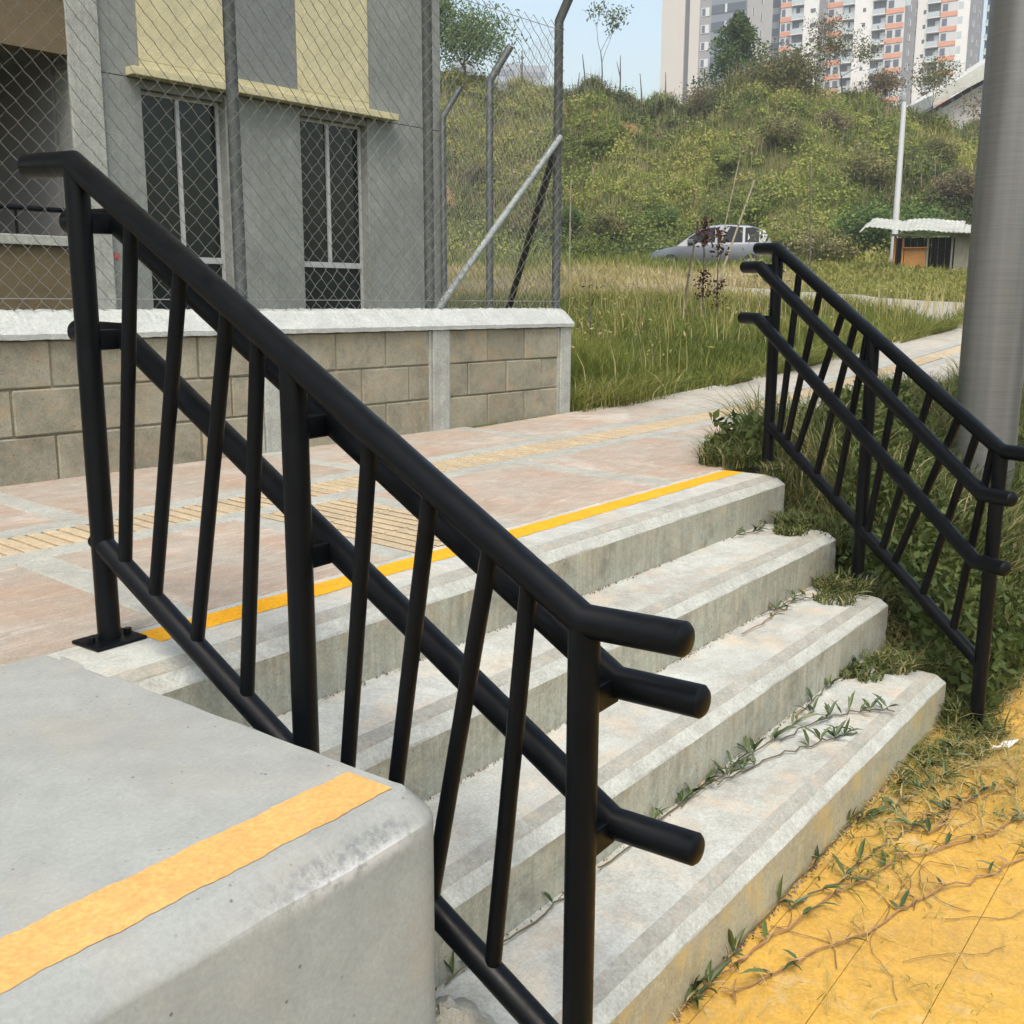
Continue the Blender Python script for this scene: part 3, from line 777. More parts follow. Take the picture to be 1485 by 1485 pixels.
# tall meadow beside the wall and up to the hill
def meadow():
    parts = []
    def zone(n, D0, D1, L0, L1, hm, wd, tint_fn, seg, seed, maxb=.9):
        r = np.random.default_rng(seed)
        D = np.sqrt(r.uniform(D0**2, D1**2, n)); q = r.uniform(L0, L1, n); L = q*D
        x, y = XY(D, L)
        onpath = (y > .60) & (y < 2.10+.12*np.sin(x*1.3)+.08*np.sin(x*4.1)) & (x < 45)
        keep = (y > 2.16) & ~onpath & ~((x < 5.1) & (y < 2.5))
        # inside the fence / behind the building stays thin
        road = (np.abs(x-roadx(y)) < roadw(y)-.1) & (y > 2.0) & (y < 10.5)
        keep &= ~road
        x, y, D, L = x[keep], y[keep], D[keep], L[keep]; n = len(x)
        P = np.stack([x, y, zt(x, y)-.02], -1)
        cl = fbm(x, y, 1.6, 3); h = hm(D)*(.45+.6*r.random(n))*(1+.7*cl)*np.clip(.55+(y-2.15)*.8, .55, 1); lawn = (D > 19.5) & (L/D > .27); h = np.where(lawn, h*.45, h)
        L = DL(x, y)[1]; t = tint_fn(x, y, D, cl, r); t = np.where((D > 19.5) & (L/D > .27), .62+.08*fbm(x, y, .7, 90)+r.normal(0, .05, n), t); h = h*(1+.35*np.exp(-((D-34.2)/1.6)**2)*((L/D > .10) & (L/D < .26)))
        ln = np.stack([fbm(x, y, 1.3, 61), fbm(x, y, 1.3, 62), np.zeros(n)], -1)*.6
        return blades(P, h, wd(D)*r.uniform(.7, 1.3, n)*np.where(lawn, 1.7, 1.), r.uniform(.25, maxb, n), np.clip(t, 0, 1), seg, r, ln)
    def tint(x, y, D, cl, r):
        dry = np.clip((D-15.5)/5, 0, 1)*np.clip((34-D)/6, 0, 1)
        return .34+.20*cl+.54*dry+.16*fbm(x, y, .8, 9)+r.normal(0, .09, len(x))
    hgt = lambda D: np.interp(D, [7, 8, 11, 15, 25, 40], [.26, .32, .36, .34, .36, .55])
    parts.append(zone(52000, 7.2, 11.5, -.02, .24, hgt, lambda D: .0035+.0005*D, tint, 3, 1))
    parts.append(zone(46000, 11.5, 19, -.10, .46, hgt, lambda D: .0045+.0006*D, tint, 2, 2))
    parts.append(zone(42000, 19, 32, -.12, .46, hgt, lambda D: .006+.0007*D, tint, 2, 4))
    parts.append(zone(20000, 32, 44, -.14, .48, hgt, lambda D: .01+.0009*D, tint, 2, 5))
    # arching fringe hanging over the pavement edge
    r = np.random.default_rng(14); n = 9000; x = 5.05+11*r.random(n)**1.4; y = 2.12+.12*np.sin(x*1.3)+.08*np.sin(x*4.1)+r.normal(0, .09, n)
    k = fbm(x, y*0, 2.2, 15)+r.normal(0, .3, n) > -.25; x, y = x[k], np.maximum(y[k], 2.02); n = len(x); P = np.stack([x, y, np.maximum(zt(x, y), zfar(x, y))-.02], -1)
    ln = np.stack([fbm(x, y, 4., 33)*.9+r.normal(0, .35, n), -.55+r.normal(0, .4, n), np.zeros(n)], -1)
    parts.append(blades(P, r.uniform(.10, .36, n)*(1+.6*fbm(x, y*0, 2.6, 34)), r.uniform(.004, .009, n), r.uniform(.3, 1.3, n), np.clip(r.normal(.42, .22, n)+.15*fbm(x, y, 2., 35), 0, 1), 3, r, ln))
    # seed stalks and straw standing above the grass
    n = 3500; D = np.sqrt(r.uniform(60, 500, n)); L = r.uniform(-.12, .46, n)*D; x, y = XY(D, L)
    k = (y > 2.3) & (D < 18) & ~((x < 5.1) & (y < 2.5)) & (fbm(x, y, .9, 71) > -.15); x, y, D = x[k], y[k], D[k]; n = len(x); P = np.stack([x, y, zt(x, y)], -1)
    h = r.uniform(.3, .62, n); bd = r.uniform(.05, .5, n)
    parts.append(blades(P, h, .003+.0006*D, bd, np.clip(r.normal(.85, .1, n), 0, 1), 2, r))
    P2 = P+np.stack([r.normal(0, .04, n), r.normal(0, .04, n), h*.85], -1); parts.append(leaves(P2, r.uniform(.03, .07, n), np.clip(r.normal(.8, .12, n), 0, 1), r, .8, .3))
    stuff('meadow_grass', join(parts), M['grass'])
meadow()

def bank():
    parts = []; r = np.random.default_rng(21)
    n = 36000
    x = r.uniform(2.7, 8.2, n); y = r.uniform(-1.15, .72, n)
    keep = (x > XE(y)+.02) & ((y > -1.03+.06*np.sin(x*6))) & ~((y > .50+.09*np.sin(x*3)) ) & ~((y > .30) & (x < 4.1)) 
    x, y = x[keep], y[keep]
    P = np.stack([x, y, zt(x, y)-.01], -1); cl = fbm(x, y, 3., 5); n = len(x)
    near = np.clip((x-XE(y))/.5, .55, 1)
    h = (.14+.26*r.random(n))*(1+.5*cl)*near
    t = .47+.22*cl+r.normal(0, .24, n)
    parts.append(blades(P, h, r.uniform(.004, .010, n), r.uniform(.4, 1.1, n), np.clip(t, 0, 1), 3, r, np.stack([fbm(x, y, 3, 63), fbm(x, y, 3, 64), np.zeros(n)], -1)))
    # broad weed leaves among the grass
    n = 30000; x = r.uniform(2.8, 6.8, n); y = r.uniform(-1.02, .5, n); k = x > XE(y)+.03
    x, y = x[k], y[k]; n = len(x); cl = fbm(x, y, 5, 8)
    k = cl > -.1; x, y, cl = x[k], y[k], cl[k]; n = len(x)
    P = np.stack([x, y, zt(x, y)+r.uniform(.02, .22, n)], -1)
    parts.append(leaves(P, r.uniform(.025, .065, n), np.clip(.12+.35*r.random(n)+.1*cl, 0, 1), r, 0.35, .55))
    # dead litter and straw lying on the bank's foot
    n = 5000; x = r.uniform(2.75, 5, n); y = r.uniform(-1.12, -.4, n); k = x > XE(y)+.02; x, y = x[k], y[k]; n = len(x)
    P = np.stack([x, y, zt(x, y)+.015], -1)
    parts.append(blades(P, r.uniform(.04, .12, n), r.uniform(.003, .006, n), r.uniform(1.3, 2.2, n), r.uniform(.7, 1, n), 2, r))
    stuff('bank_grass', join(parts), M['bank'])
    # tufts creeping over the step ends and the pavement edge
    parts = []
    for (cx, cy, cz, rad, n, hh) in ((3.62, .33, .0, .13, 500, .17), (3.80, .40, .0, .14, 500, .18), (4.15, .50, .01, .16, 450, .15), (4.7, .56, .02, .18, 500, .14), (3.36, -.13, -H, .10, 420, .10), (3.2, -.16, -H, .07, 160, .06),
                                     (3.16, -.40, -2*H, .11, 420, .10), (2.98, -.44, -2*H, .08, 160, .06), (2.90, -.69, -3*H, .09, 420, .08), (2.74, -.63, -3*H, .08, 200, .06), (2.93, -.98, -.755, .10, 420, .10), (2.75, -1.0, -.755, .09, 260, .06), (2.62, -.93, -.755, .08, 200, .06), (3.5, .05, 0, .06, 120, .1), (3.34, -.42, -.50, .10, 420, .2), (3.13, -.72, -.66, .10, 420, .2), (3.45, -.2, -.30, .10, 420, .22), (3.0, -.92, -.74, .08, 300, .14)):
        a = r.uniform(0, 6.28, n); q = rad*np.sqrt(r.random(n)); P = np.stack([cx+q*np.cos(a), cy+q*np.sin(a), np.full(n, cz)], -1)
        parts.append(blades(P, hh*r.uniform(.4, 1, n), r.uniform(.004, .008, n), r.uniform(.6, 1.5, n), np.clip(r.normal(.45, .27, n), 0, 1), 3, r))
    stuff('edge_tufts', join(parts), M['bank'])
bank()

def hillgrowth():
    r = np.random.default_rng(31); parts = []
    n = 95000; D = r.uniform(41, 66, n); L = r.uniform(-12, 36, n); x, y = XY(D, L); z = zt(x, y)
    a = fbm(x, y, .42, 41); b = fbm(x, y, 1.3, 42)
    s = np.clip((D-43)/19, 0, 1)
    dry = np.clip(.40*a+.42*s-.22+.25*b, 0, 1)
    keep = r.random(n) < np.clip(.85+.5*b, .25, 1); x, y, z, a, b, s, dry = [q[keep] for q in (x, y, z, a, b, s, dry)]; n = len(x)
    P = np.stack([x, y, z-.03], -1)
    h = (.25+.38*r.random(n))*(1+.5*b)+.25*np.clip(s-.85, 0, 1)*6*.4
    t = np.clip(.30+.30*a+.42*dry-.10*(b < -.2)+r.normal(0, .07, n), 0, 1)
    parts.append(blades(P, h, r.uniform(.03, .075, n), r.uniform(.3, 1.1, n), t, 2, r))
    # leafy low bushes in clumps
    nc = 2100; Dc = r.uniform(41.5, 63, nc); Lc = r.uniform(-11, 34, nc); xc, yc = XY(Dc, Lc); zc = zt(xc, yc)
    rad = r.uniform(.4, 1.35, nc)*(1.25-.5*np.clip((Dc-43)/19, 0, 1)); tc = np.clip(.33+.36*fbm(xc, yc, .42, 41)+r.normal(0, .15, nc), .0, .72)
    m = 100; idx = np.repeat(np.arange(nc), m); u = r.normal(size=(nc*m, 3)); u /= np.linalg.norm(u, axis=1)[:, None]; u *= (r.random(nc*m)**.4)[:, None]
    u[:, 2] = np.abs(u[:, 2])*.85
    P = np.stack([xc[idx], yc[idx], zc[idx]], -1)+u*rad[idx][:, None]
    parts.append(leaves(P, r.uniform(.09, .20, nc*m), np.clip(tc[idx]+r.normal(0, .06, nc*m), 0, 1), r, .4, .5, u*1.2+np.array([0, 0, .35])))
    # woody twigs
    n = 7000; D = r.uniform(48, 64, n); L = r.uniform(-11, 34, n); x, y = XY(D, L); P = np.stack([x, y, zt(x, y)], -1)
    parts.append(blades(P, r.uniform(.5, 1.3, n), r.uniform(.02, .04, n), r.uniform(.05, .5, n), r.uniform(.75, 1, n), 2, r))
    stuff('hillside_growth', join(parts), M['hill'])
hillgrowth()

# ------------------------------------------------------------ shrubs and trees as individuals
M['bark'] = concrete('bark', (.16, .12, .085), (.10, .08, .06), pits=False, scale=9)
M['deadwood'] = concrete('dead_wood', (.17, .145, .12), (.11, .095, .08), pits=False, scale=9)
SH = {'green': leafmat('shrub_green', [(0, (0.034, 0.062, 0.016)), (.4, (0.070, 0.124, 0.031)), (.8, (0.132, 0.202, 0.046)), (1, (0.217, 0.295, 0.078))], .35),
      'olive': leafmat('shrub_olive', [(0, (0.062, 0.070, 0.025)), (.4, (0.132, 0.139, 0.046)), (.8, (0.217, 0.202, 0.078)), (1, (0.326, 0.279, 0.132))], .35),
      'yellow': leafmat('shrub_yellow', [(0, (.065, .09, .02)), (.4, (.13, .17, .035)), (.8, (.21, .245, .05)), (1, (.30, .31, .08))], .35),
      'brown': leafmat('shrub_brown', [(0, (0.078, 0.070, 0.039)), (.4, (0.155, 0.132, 0.070)), (.8, (0.248, 0.202, 0.109)), (1, (0.357, 0.279, 0.155))], .35)}
def crown(r, n, R3, nlob, size, droop=0, dens=.45, top=None):
    """leaf positions in uneven lobes with gaps"""
    lob = []
    for _ in range(nlob):
        u = r.normal(size=3); u /= np.linalg.norm(u); u *= r.uniform(.25, .8); u[2] = abs(u[2])*1.0 if r.random() < .75 else u[2]*.4
        lob.append((u, r.uniform(.25, .5), r.normal(0, .13)))
    P, C, Nn = [], [], []
    for u, q, t in lob:
        k = n//nlob; d = r.normal(size=(k, 3)); d /= np.linalg.norm(d, axis=1)[:, None]; d *= (r.random(k)**dens)[:, None]*q
        P.append((u+d)*np.array(R3)); Nn.append(d/q+u*.5); C.append(.45+t+.18*d[:, 2]/q+r.normal(0, .13, k))
    return np.concatenate(P), np.clip(np.concatenate(C), 0, 1), np.concatenate(Nn)
SHM = {}
for key in SH:
    for v in range(2):
        r = np.random.default_rng(hash(key) % 1000 if False else 50+v+10*len(key)); P, C, NRM = crown(r, 3900, (1, 1, .9), 15, .1)
        SHM[key, v] = npmesh('shrub', leaves(P+np.array([0, 0, .45]), r.uniform(.045, .12, len(P)), C, r, .2, .5, NRM+np.array([0, 0, .3])), SH[key])
def px_point(px, py, D):
    """world point seen at a photo pixel, D metres ahead (used once to survey where things stand)"""
    u, v = (px-742.5)/1544.2, (py-742.5)/1544.2
    d = fw+rt2*u-up2*v; k = D/(d.x*SY+d.y*CYW); return CAM+d*k
def shrub(kind, px, D, sc, lab, group, sz=1.0):
    p = px_point(px, 400, D); z = float(zt(p.x, p.y))
    o = inst('shrub', SHM[kind, random.randint(0, 1)], None, (p.x, p.y, z-.15), (0, 0, random.uniform(0, 6.28)), (sc, sc, sc*sz))
    return tag(o, lab, 'shrub', group)
for kind, px, D, sc, lab in [
        ('green', 1012, 46, 1.3, 'dark green shrub just behind the bonnet of the silver car'), ('green', 955, 48, 1.2, 'dark green shrub on the lower slope left of the silver car'),
        ('yellow', 1068, 47, 1.5, 'yellow green bush directly above the roof of the silver car'), ('yellow', 1045, 52, 1.3, 'light yellow green bush halfway up the hill above the car'),
        ('olive', 885, 46, 1.3, 'olive bush at the foot of the hill right of the fence end post'), ('green', 825, 48, 1.2, 'dark bush on the slope right beside the fence end post'),
        ('olive', 762, 47, 1.3, 'olive bush seen through the wire mesh between the two fence braces'), ('yellow', 868, 54, 1.2, 'light green bush high on the slope below the sapling'),
        ('brown', 1385, 48, 1.8, 'greyish dry bush on the slope beside the thick metal pole'), ('olive', 1245, 50, 1.7, 'broad olive bush on the slope left of the lamp post shaft'),
        ('brown', 1195, 56, 1.5, 'dry brown bush high on the slope below the widest tower'), ('olive', 1120, 52, 1.5, 'olive bush in the middle of the slope below the tall crest bush'),
        ('olive', 690, 50, 1.3, 'olive bush on the slope seen through the mesh near the building corner'), ('brown', 950, 58, 1.2, 'low dry bush just below the crest under the beige tower'),
        ('green', 1285, 46, 1.5, 'dark green bush on the slope right behind the lamp post'), ('olive', 1350, 54, 1.5, 'olive bush high on the slope between lamp post and metal pole')]:
    shrub(kind, px, D, sc*.9, lab, None)
for px, D, sc, kind, lab in [(1140, 41.5, 1.45, 'olive', 'olive green bush right behind the top of the right railing'), (1195, 42, 1.35, 'olive', 'rounded bush between the right railing and the kiosk'),
        (1250, 43.5, 1.9, 'green', 'dark glossy bush directly left of the kiosk'), (1345, 43, 1.7, 'green', 'dark glossy bush behind the kiosk'), (1310, 43.8, 2.1, 'green', 'tall dark bush behind the foot of the thin grey lamp post'), (1085, 40.5, 1.0, 'yellow', 'yellow green bush behind the rear of the silver car'), (860, 42, 1.0, 'yellow', 'low bright bush at the foot of the hill left of the car')]:
    shrub(kind, px, D, sc, lab, None)

def limb(mb, p, d, L, r0, r, depth, tips, spread=.6, n=3):
    pts = [p]; rs = [r0]; q = Vector(p); dd = Vector(d).normalized()
    for i in range(4):
        dd = (dd+Vector((r.normal(0, .14), r.normal(0, .14), r.normal(.03, .08)))).normalized(); q = q+dd*L/4; pts.append(q.copy()); rs.append(r0*(1-.13*(i+1)))
    mb.tube(pts, rs, 7 if depth > 1 else 4, cap=False)
    if depth == 0: tips += [Vector(pts[-1]), Vector(pts[-2]), Vector(pts[-3])]; return
    for k in range(n):
        b = pts[2+(k % 3)] if k else pts[-1]
        nd = (dd+Vector((r.normal(0, spread), r.normal(0, spread), r.normal(.15, spread*.6)))).normalized()
        limb(mb, b, nd, L*r.uniform(.55, .8), rs[-1]*.75, r, depth-1, tips, spread, n)

def tree(name, label, loc, hgt, seed, leafm, nleaf, lsize, spread, depth=3, cluster=.5, trunk_r=.12, cat='tree', nb=3, trunk_frac=.35, bark=None):
    r = np.random.default_rng(seed); root = empty(name, loc); tag(root, label, cat)
    mb = MB(); tips = []; limb(mb, Vector((0, 0, -.2)), (r.normal(0, .05), r.normal(0, .05), 1), hgt*trunk_frac, trunk_r, r, depth, tips, spread, nb)
    mb.build('trunk', bark or M['bark'], root, smooth=True)
    if nleaf:
        idx = r.integers(0, len(tips), nleaf); T = np.array([tuple(t) for t in tips]); tt = r.normal(0, .15, len(tips))
        P = T[idx]+r.normal(0, cluster, (nleaf, 3))*np.array([1, 1, .7]); C = np.clip(.45+tt[idx]+r.normal(0, .14, nleaf), 0, 1)
        link(bpy.data.objects.new('crown', npmesh('crown', leaves(P, r.uniform(.6, 1.2, nleaf)*lsize, C, r, .0, .45), leafm)), root)
    return root
M['treeleaf'] = leafmat('tree_leaf', [(0, (0.046, 0.090, 0.031)), (.4, (0.097, 0.167, 0.056)), (.8, (0.190, 0.294, 0.090)), (1, (0.332, 0.433, 0.153))], .35)
def ground_at(px, D): p = px_point(px, 400, D); return Vector((p.x, p.y, float(zt(p.x, p.y))))
tree('tree', 'tall leafy tree on the hilltop beside the corner of the grey building', ground_at(676, 60), 4.4, 5, M['treeleaf'], 6000, .22, .7, 3, .85, .12, 'tree', 3, .34)
tree('tree', 'second leafy tree on the hilltop standing partly behind the grey building', ground_at(625, 61), 6.2, 15, M['treeleaf'], 5200, .26, .55, 3, .5, .14)
tree('sapling', 'thin young sapling with sparse leaves on the hill crest against the sky', ground_at(868, 61), 4.4, 8, leafmat('sapling_leaf', [(0, (.06, .09, .03)), (1, (.16, .2, .07))], .4), 330, .22, .34, 2, .22, .05, 'tree', 3, .5, M['deadwood'])
tree('bare_shrub', 'thin leaved twiggy shrub on the crest in front of the widest tower', ground_at(1210, 61), 4.2, 9, SH['olive'], 1900, .15, .6, 3, .35, .06, 'shrub', 3, .4, M['deadwood'])
tree('bare_shrub', 'dry grey brown shrub on the crest right of the tall olive bush', ground_at(1168, 61), 4.4, 19, SH['brown'], 1100, .14, .6, 3, .35, .05, 'shrub', 3, .4, M['deadwood'])
tree('bare_shrub', 'tangled grey shrub growing beside the metal pole on the hill', ground_at(1400, 50), 5.0, 29, SH['brown'], 900, .16, .65, 3, .4, .06, 'shrub', 3, .4, M['deadwood'])
tree('bush', 'tall bushy olive shrub on the crest right of the dark conical tree', ground_at(1128, 61), 3.6, 10, SH['olive'], 6500, .2, .75, 2, .75, .07, 'shrub', 4, .20)
tree('bush', 'scrubby olive bush on the crest below the leftmost tower', ground_at(1095, 60), 2.9, 12, SH['olive'], 4600, .2, .75, 2, .65, .06, 'shrub', 4, .20)
tree('bush', 'dull green bush on the crest in front of the orange banded towers', ground_at(1262, 60.5), 3.0, 13, SH['brown'], 2300, .16, .6, 3, .4, .06, 'shrub', 3, .33)
tree('bare_shrub', 'twiggy shrub with thin leaves on the crest right behind the top of the lamp post', ground_at(1330, 60), 3.6, 23, SH['olive'], 1700, .15, .6, 3, .4, .05, 'shrub', 3, .4, M['deadwood'])
tree('bare_shrub', 'pale dry shrub on the crest below the beige tower edge', ground_at(1003, 60.5), 2.2, 24, SH['brown'], 1500, .14, .6, 3, .4, .05, 'shrub', 3, .3, M['deadwood'])
def conifer():
    loc = ground_at(1056, 66); r = np.random.default_rng(77); root = empty('conical_tree', loc)
    tag(root, 'dark green conical tree on the crest in front of the beige tower', 'tree')
    MB().tube([(0, 0, -.3), (.05, 0, 2.4), (.08, .02, 4.6)], [.13, .09, .02], 7).build('trunk', M['bark'], root)
    n = 7000; t = r.random(n)**.85; zz = .2+t*4.3; rad = 2.1*(1-t)**.6+.1
    a = r.uniform(0, 6.28, n); wob = 1+.28*np.sin(a*3+zz*2.3)+.2*np.sin(a*5-zz*4); q = rad*wob*r.random(n)**.4
    P = np.stack([q*np.cos(a), q*np.sin(a), zz+r.normal(0, .1, n)], -1); C = np.clip(.33+.2*np.sin(a*3+zz*2.3)*.6+r.normal(0, .16, n), 0, 1)
    link(bpy.data.objects.new('crown', npmesh('crown', leaves(P, r.uniform(.13, .26, n), C, r, .2, .5), SH['green'])), root)
conifer()
# dead stems on the crest
for i, (px, D, hh, ln, lab) in enumerate([(925, 61, 2.2, -.25, 'bare stem leaning left on the crest left of the beige tower'), (944, 61, 1.1, .08, 'short bare stem on the crest nearest the left edge of the beige tower'), (957, 60.5, 2.0, .05, 'upright bare stem on the crest in front of the beige tower'), (893, 61, 2.3, .05, 'forked bare stem on the crest just right of the sapling'),
        (832, 61, 1.7, .35, 'bare stem slanting right on the crest just right of the fence end post'), (845, 60.5, 2.1, -.3, 'bare stem slanting left on the crest just left of the sapling'), (755, 61, 2.2, .1, 'forked bare stem on the crest seen through the fence mesh'), (716, 61, 1.6, -.1, 'short bare stem on the crest behind the bent fence post')]):
    g0 = ground_at(px, D); mb = MB(); mb.tube([(0, 0, -.2), (ln*.4, 0, hh*.5), (ln, .05, hh)], [.055, .045, .02], 6)
    if 'forked' in lab: mb.tube([(ln*.4, 0, hh*.5), (ln*.4-.25, .1, hh*.85)], [.035, .012], 5)
    o = mb.build('dead_stem', M['deadwood']); o.location = g0
    tag(o, lab, 'dead plant', 'dead stems along the hill crest')

# bamboo stakes and dry plants in the meadow
M['cane'] = concrete('cane', (.48, .42, .30), (.36, .31, .22), pits=False, scale=12)
def cane(px0, py0, px1, py1, D, r, label, name='cane_stake', mat=None):
    a, b = px_point(px0, py0, D), px_point(px1, py1, D+.1); g0 = float(zt(a.x, a.y)); a.z = min(a.z, g0+.3)
    d = (b-a).normalized(); root = empty(name, a); tag(root, label, 'stake'); a0 = Vector((0, 0, 0))-d*max(0, (a.z-g0)/max(.3, d.z))
    MB().tube([a0, (b-a)*.5+Vector((.01, .01, 0)), b-a], [r, r*.9, r*.7], 7).build('cane', mat or M['cane'], root)
    for f in (.35, .6, .8): MB().tube([(b-a)*f-d*.008, (b-a)*f+d*.008], r*1.25, 7).build('node', mat or M['cane'], root)
cane(826, 372, 828, 262, 22, .018, 'upright pale cane stake in the dry grass just right of the fence end post')
cane(1040, 392, 1094, 262, 18, .019, 'long pale cane leaning to the right in front of the car')
cane(1036, 350, 1072, 232, 19, .012, 'thin pale cane leaning behind the longer leaning cane')
cane(1175, 390, 1175, 240, 30, .022, 'thin grey upright stake below the hill left of the lamp post', 'grey_stake', M['deadwood'])
cane(993, 432, 1012, 325, 15, .016, 'brown wooden stake beside the dried dark red plant', 'wooden_stake', M['deadwood'])
def dry_plant(px, py, D, hh, label, seed, col, n=150):
    r = np.random.default_rng(seed); g0 = ground_at(px, D); root = empty('dry_plant', g0); tag(root, label, 'plant')
    mb = MB(); mb.tube([(0, 0, 0), (.02, .01, hh*.5), (.0, .03, hh)], [.012, .010, .004], 6)
    for k in range(7):
        z = hh*(.25+.1*k); a = r.uniform(0, 6.28); mb.tube([(.01, 0, z), (.01+.12*math.cos(a), .12*math.sin(a), z+.10)], [.005, .002], 4, cap=False)
    mb.build('stem', M['deadwood'], root)
    zz = hh*(.2+.8*r.random(n)); a = r.uniform(0, 6.28, n); q = r.uniform(.0, .13, n)
    cl = (np.sin(zz*9+seed) > -.2); P = np.stack([q*np.cos(a), q*np.sin(a), zz], -1)[cl]
    link(bpy.data.objects.new('seed_heads', npmesh('seed_heads', leaves(P, r.uniform(.03, .075, len(P)), r.random(len(P)), r, -.3, .6), col)), root)['kind'] = 'stuff'
REDL = leafmat('dark_red_leaf', [(0, (.03, .012, .012)), (.6, (.07, .028, .022)), (1, (.13, .07, .04))], .2)
dry_plant(1020, 430, 15, 1.65, 'tall dried plant with dark red leaves in the meadow left of the right railing', 3, REDL, 520)
dry_plant(1041, 432, 14.6, 1.30, 'shorter dried plant with curled brown leaves beside the dark red one', 4, REDL, 300)
dry_plant(858, 470, 10, .75, 'slender dark weed stalk rising from the grass right of the block wall', 6, SH['olive'], 110)
def yellow_weed():
    g0 = ground_at(1118, 16); root = empty('tall_weed', g0); tag(root, 'tall weed with yellow green leaves behind the top of the right railing', 'plant')
    r = np.random.default_rng(9); MB().tube([(0, 0, 0), (.05, 0, .6), (-.05, 0, 1.25)], [.012, .01, .004], 6).build('stem', M['bark'], root)
    n = 240; P = np.stack([r.normal(0, .16, n), r.normal(0, .16, n), r.uniform(.5, 1.3, n)], -1)
    link(bpy.data.objects.new('foliage', npmesh('foliage', leaves(P, r.uniform(.05, .13, n), r.random(n), r, .4, .3), SH['yellow'])), root)
yellow_weed()

# ------------------------------------------------------------ creeping weeds on steps and plaza
def leaf_mesh(L, wd, mat):
    v = [(0, 0, 0), (L*.3, wd*.5, .10*L), (L*.3, 0, .06*L), (L*.3, -wd*.5, .10*L), (L*.68, wd*.34, .09*L), (L*.68, 0, .05*L), (L*.68, -wd*.34, .09*L), (L, 0, -.04*L)]
    f = [(0, 2, 1), (0, 3, 2), (1, 2, 5, 4), (2, 3, 6, 5), (4, 5, 7), (5, 6, 7)]
    return MB().add(v, f).mesh('leaf', mat, smooth=True)
def wl(name, a, b):
    m, n, bs = newmat(name); g = NT(n); g.l(g.ramp(g.objrand(), [(0., a), (1., b)]), bs.inputs['Base Color']); bs.inputs['Roughness'].default_value = .5; return m
LFG = [leaf_mesh(.062, .0125, wl('weed_leaf', (.022, .045, .010), (.075, .11, .03))), leaf_mesh(.046, .0125, wl('weed_leaf_dark', (.018, .034, .010), (.05, .085, .025))), leaf_mesh(.085, .013, wl('weed_leaf_long', (.03, .055, .012), (.09, .12, .03)))]
LFD = leaf_mesh(.045, .006, wl('dry_leaf', (.22, .13, .05), (.34, .22, .09)))
RUN_G = plain('runner_stem', (.10, .085, .045), .7); RUN_D = plain('dry_runner', (.27, .15, .07), .8)
def runner(path, z, n, label, dry=.2, up=.5, rad=.0022, spread=1., wander=.02):
    r = random.Random(int(abs(path[0][0]*1000+z*77+n)))
    root = empty('creeping_weed', (path[0][0], path[0][1], z)); tag(root, label, 'weed')
    pts = []
    for (x0, y0), (x1, y1) in zip(path[:-1], path[1:]):
        k = 7
        for i in range(k): t = i/k; pts.append(Vector((x0+(x1-x0)*t+r.gauss(0, wander*.25), y0+(y1-y0)*t+r.gauss(0, wander*.25), z+.006+abs(r.gauss(0, .006)))))
    pts.append(Vector((*path[-1], z+.005))); o = Vector(root.location)
    MB().tube([p-o for p in pts], rad, 5).build('stem', RUN_D if dry > .45 else RUN_G, root)
    for i in range(n):
        j = r.uniform(0, len(pts)-1.01); a = pts[int(j)].lerp(pts[int(j)+1], j-int(j))
        base = r.uniform(0, 6.28)
        for k in range(r.choice((2, 3, 3, 4))):
            isd = r.random() < dry; me = LFD if isd else r.choice(LFG); s = r.uniform(.55, 1.15)
            inst('leaf', me, root, a-o+Vector((0, 0, .002)), (r.uniform(-.4, .4), -r.uniform(.05, up*1.6), base+r.gauss(0, .9)), (s, s, s))
t1, t2, t3 = -H, -2*H, -3*H; tp = -.7535
runner([(1.03, -.60), (1.28, -.60), (1.55, -.59), (1.80, -.60)], t3, 8, 'short green weed runner along the bottom tread behind the front railing post', .05, .7)
runner([(1.45, -.60), (1.75, -.61), (2.05, -.62), (2.30, -.63)], t3, 13, 'leafy weed runner along the back of the bottom tread near the middle', .08, .7)
runner([(2.0, -.64), (2.25, -.68), (2.40, -.76), (2.46, -.84)], t3, 9, 'leafy weed runner crossing the bottom tread to its front edge', .08, .6)
runner([(1.62, -.62), (1.85, -.66), (2.05, -.74), (2.22, -.80)], t3, 9, 'leafy weed runner lying diagonally across the middle of the bottom tread', .05, .6)
runner([(2.25, -.60), (2.55, -.585), (2.82, -.60)], t3, 11, 'green weed runner at the right back corner of the bottom tread', .15, .8)
runner([(2.62, -.30), (2.85, -.33), (3.02, -.42), (3.10, -.53)], t2, 7, 'thin weed runner crossing the right end of the second tread from the bottom', .1, .4)
runner([(2.35, -.35), (2.7, -.34), (3.0, -.31)], t2, 5, 'faint dry runner along the back of the second tread from the bottom', .6, .3)
runner([(2.95, -.02), (3.15, -.05), (3.3, -.02)], t1, 7, 'green weed runner at the right end of the upper tread', .1, .4)
runner([(.50, -.585), (.70, -.595), (.90, -.60)], t3, 3, 'small green sprig at the back of the bottom tread left of the front railing post', .0, .7)
runner([(.95, -.872), (1.2, -.90), (1.5, -.955), (1.85, -1.04), (2.12, -1.2), (2.35, -1.27)], tp, 26, 'long runner curving from the stair foot across the yellow paving', .5, .35, .0028)
runner([(1.05, -.93), (1.3, -1.02), (1.5, -1.1), (1.75, -1.17), (2.0, -1.30), (2.2, -1.35)], tp, 22, 'dry brown runner nearest the camera on the yellow paving', .75, .3, .0026)
runner([(1.45, -.90), (1.68, -.96), (1.95, -.99), (2.2, -1.05), (2.5, -1.15)], tp, 20, 'runner with dark green leaves in the middle of the yellow paving', .35, .4, .0026)
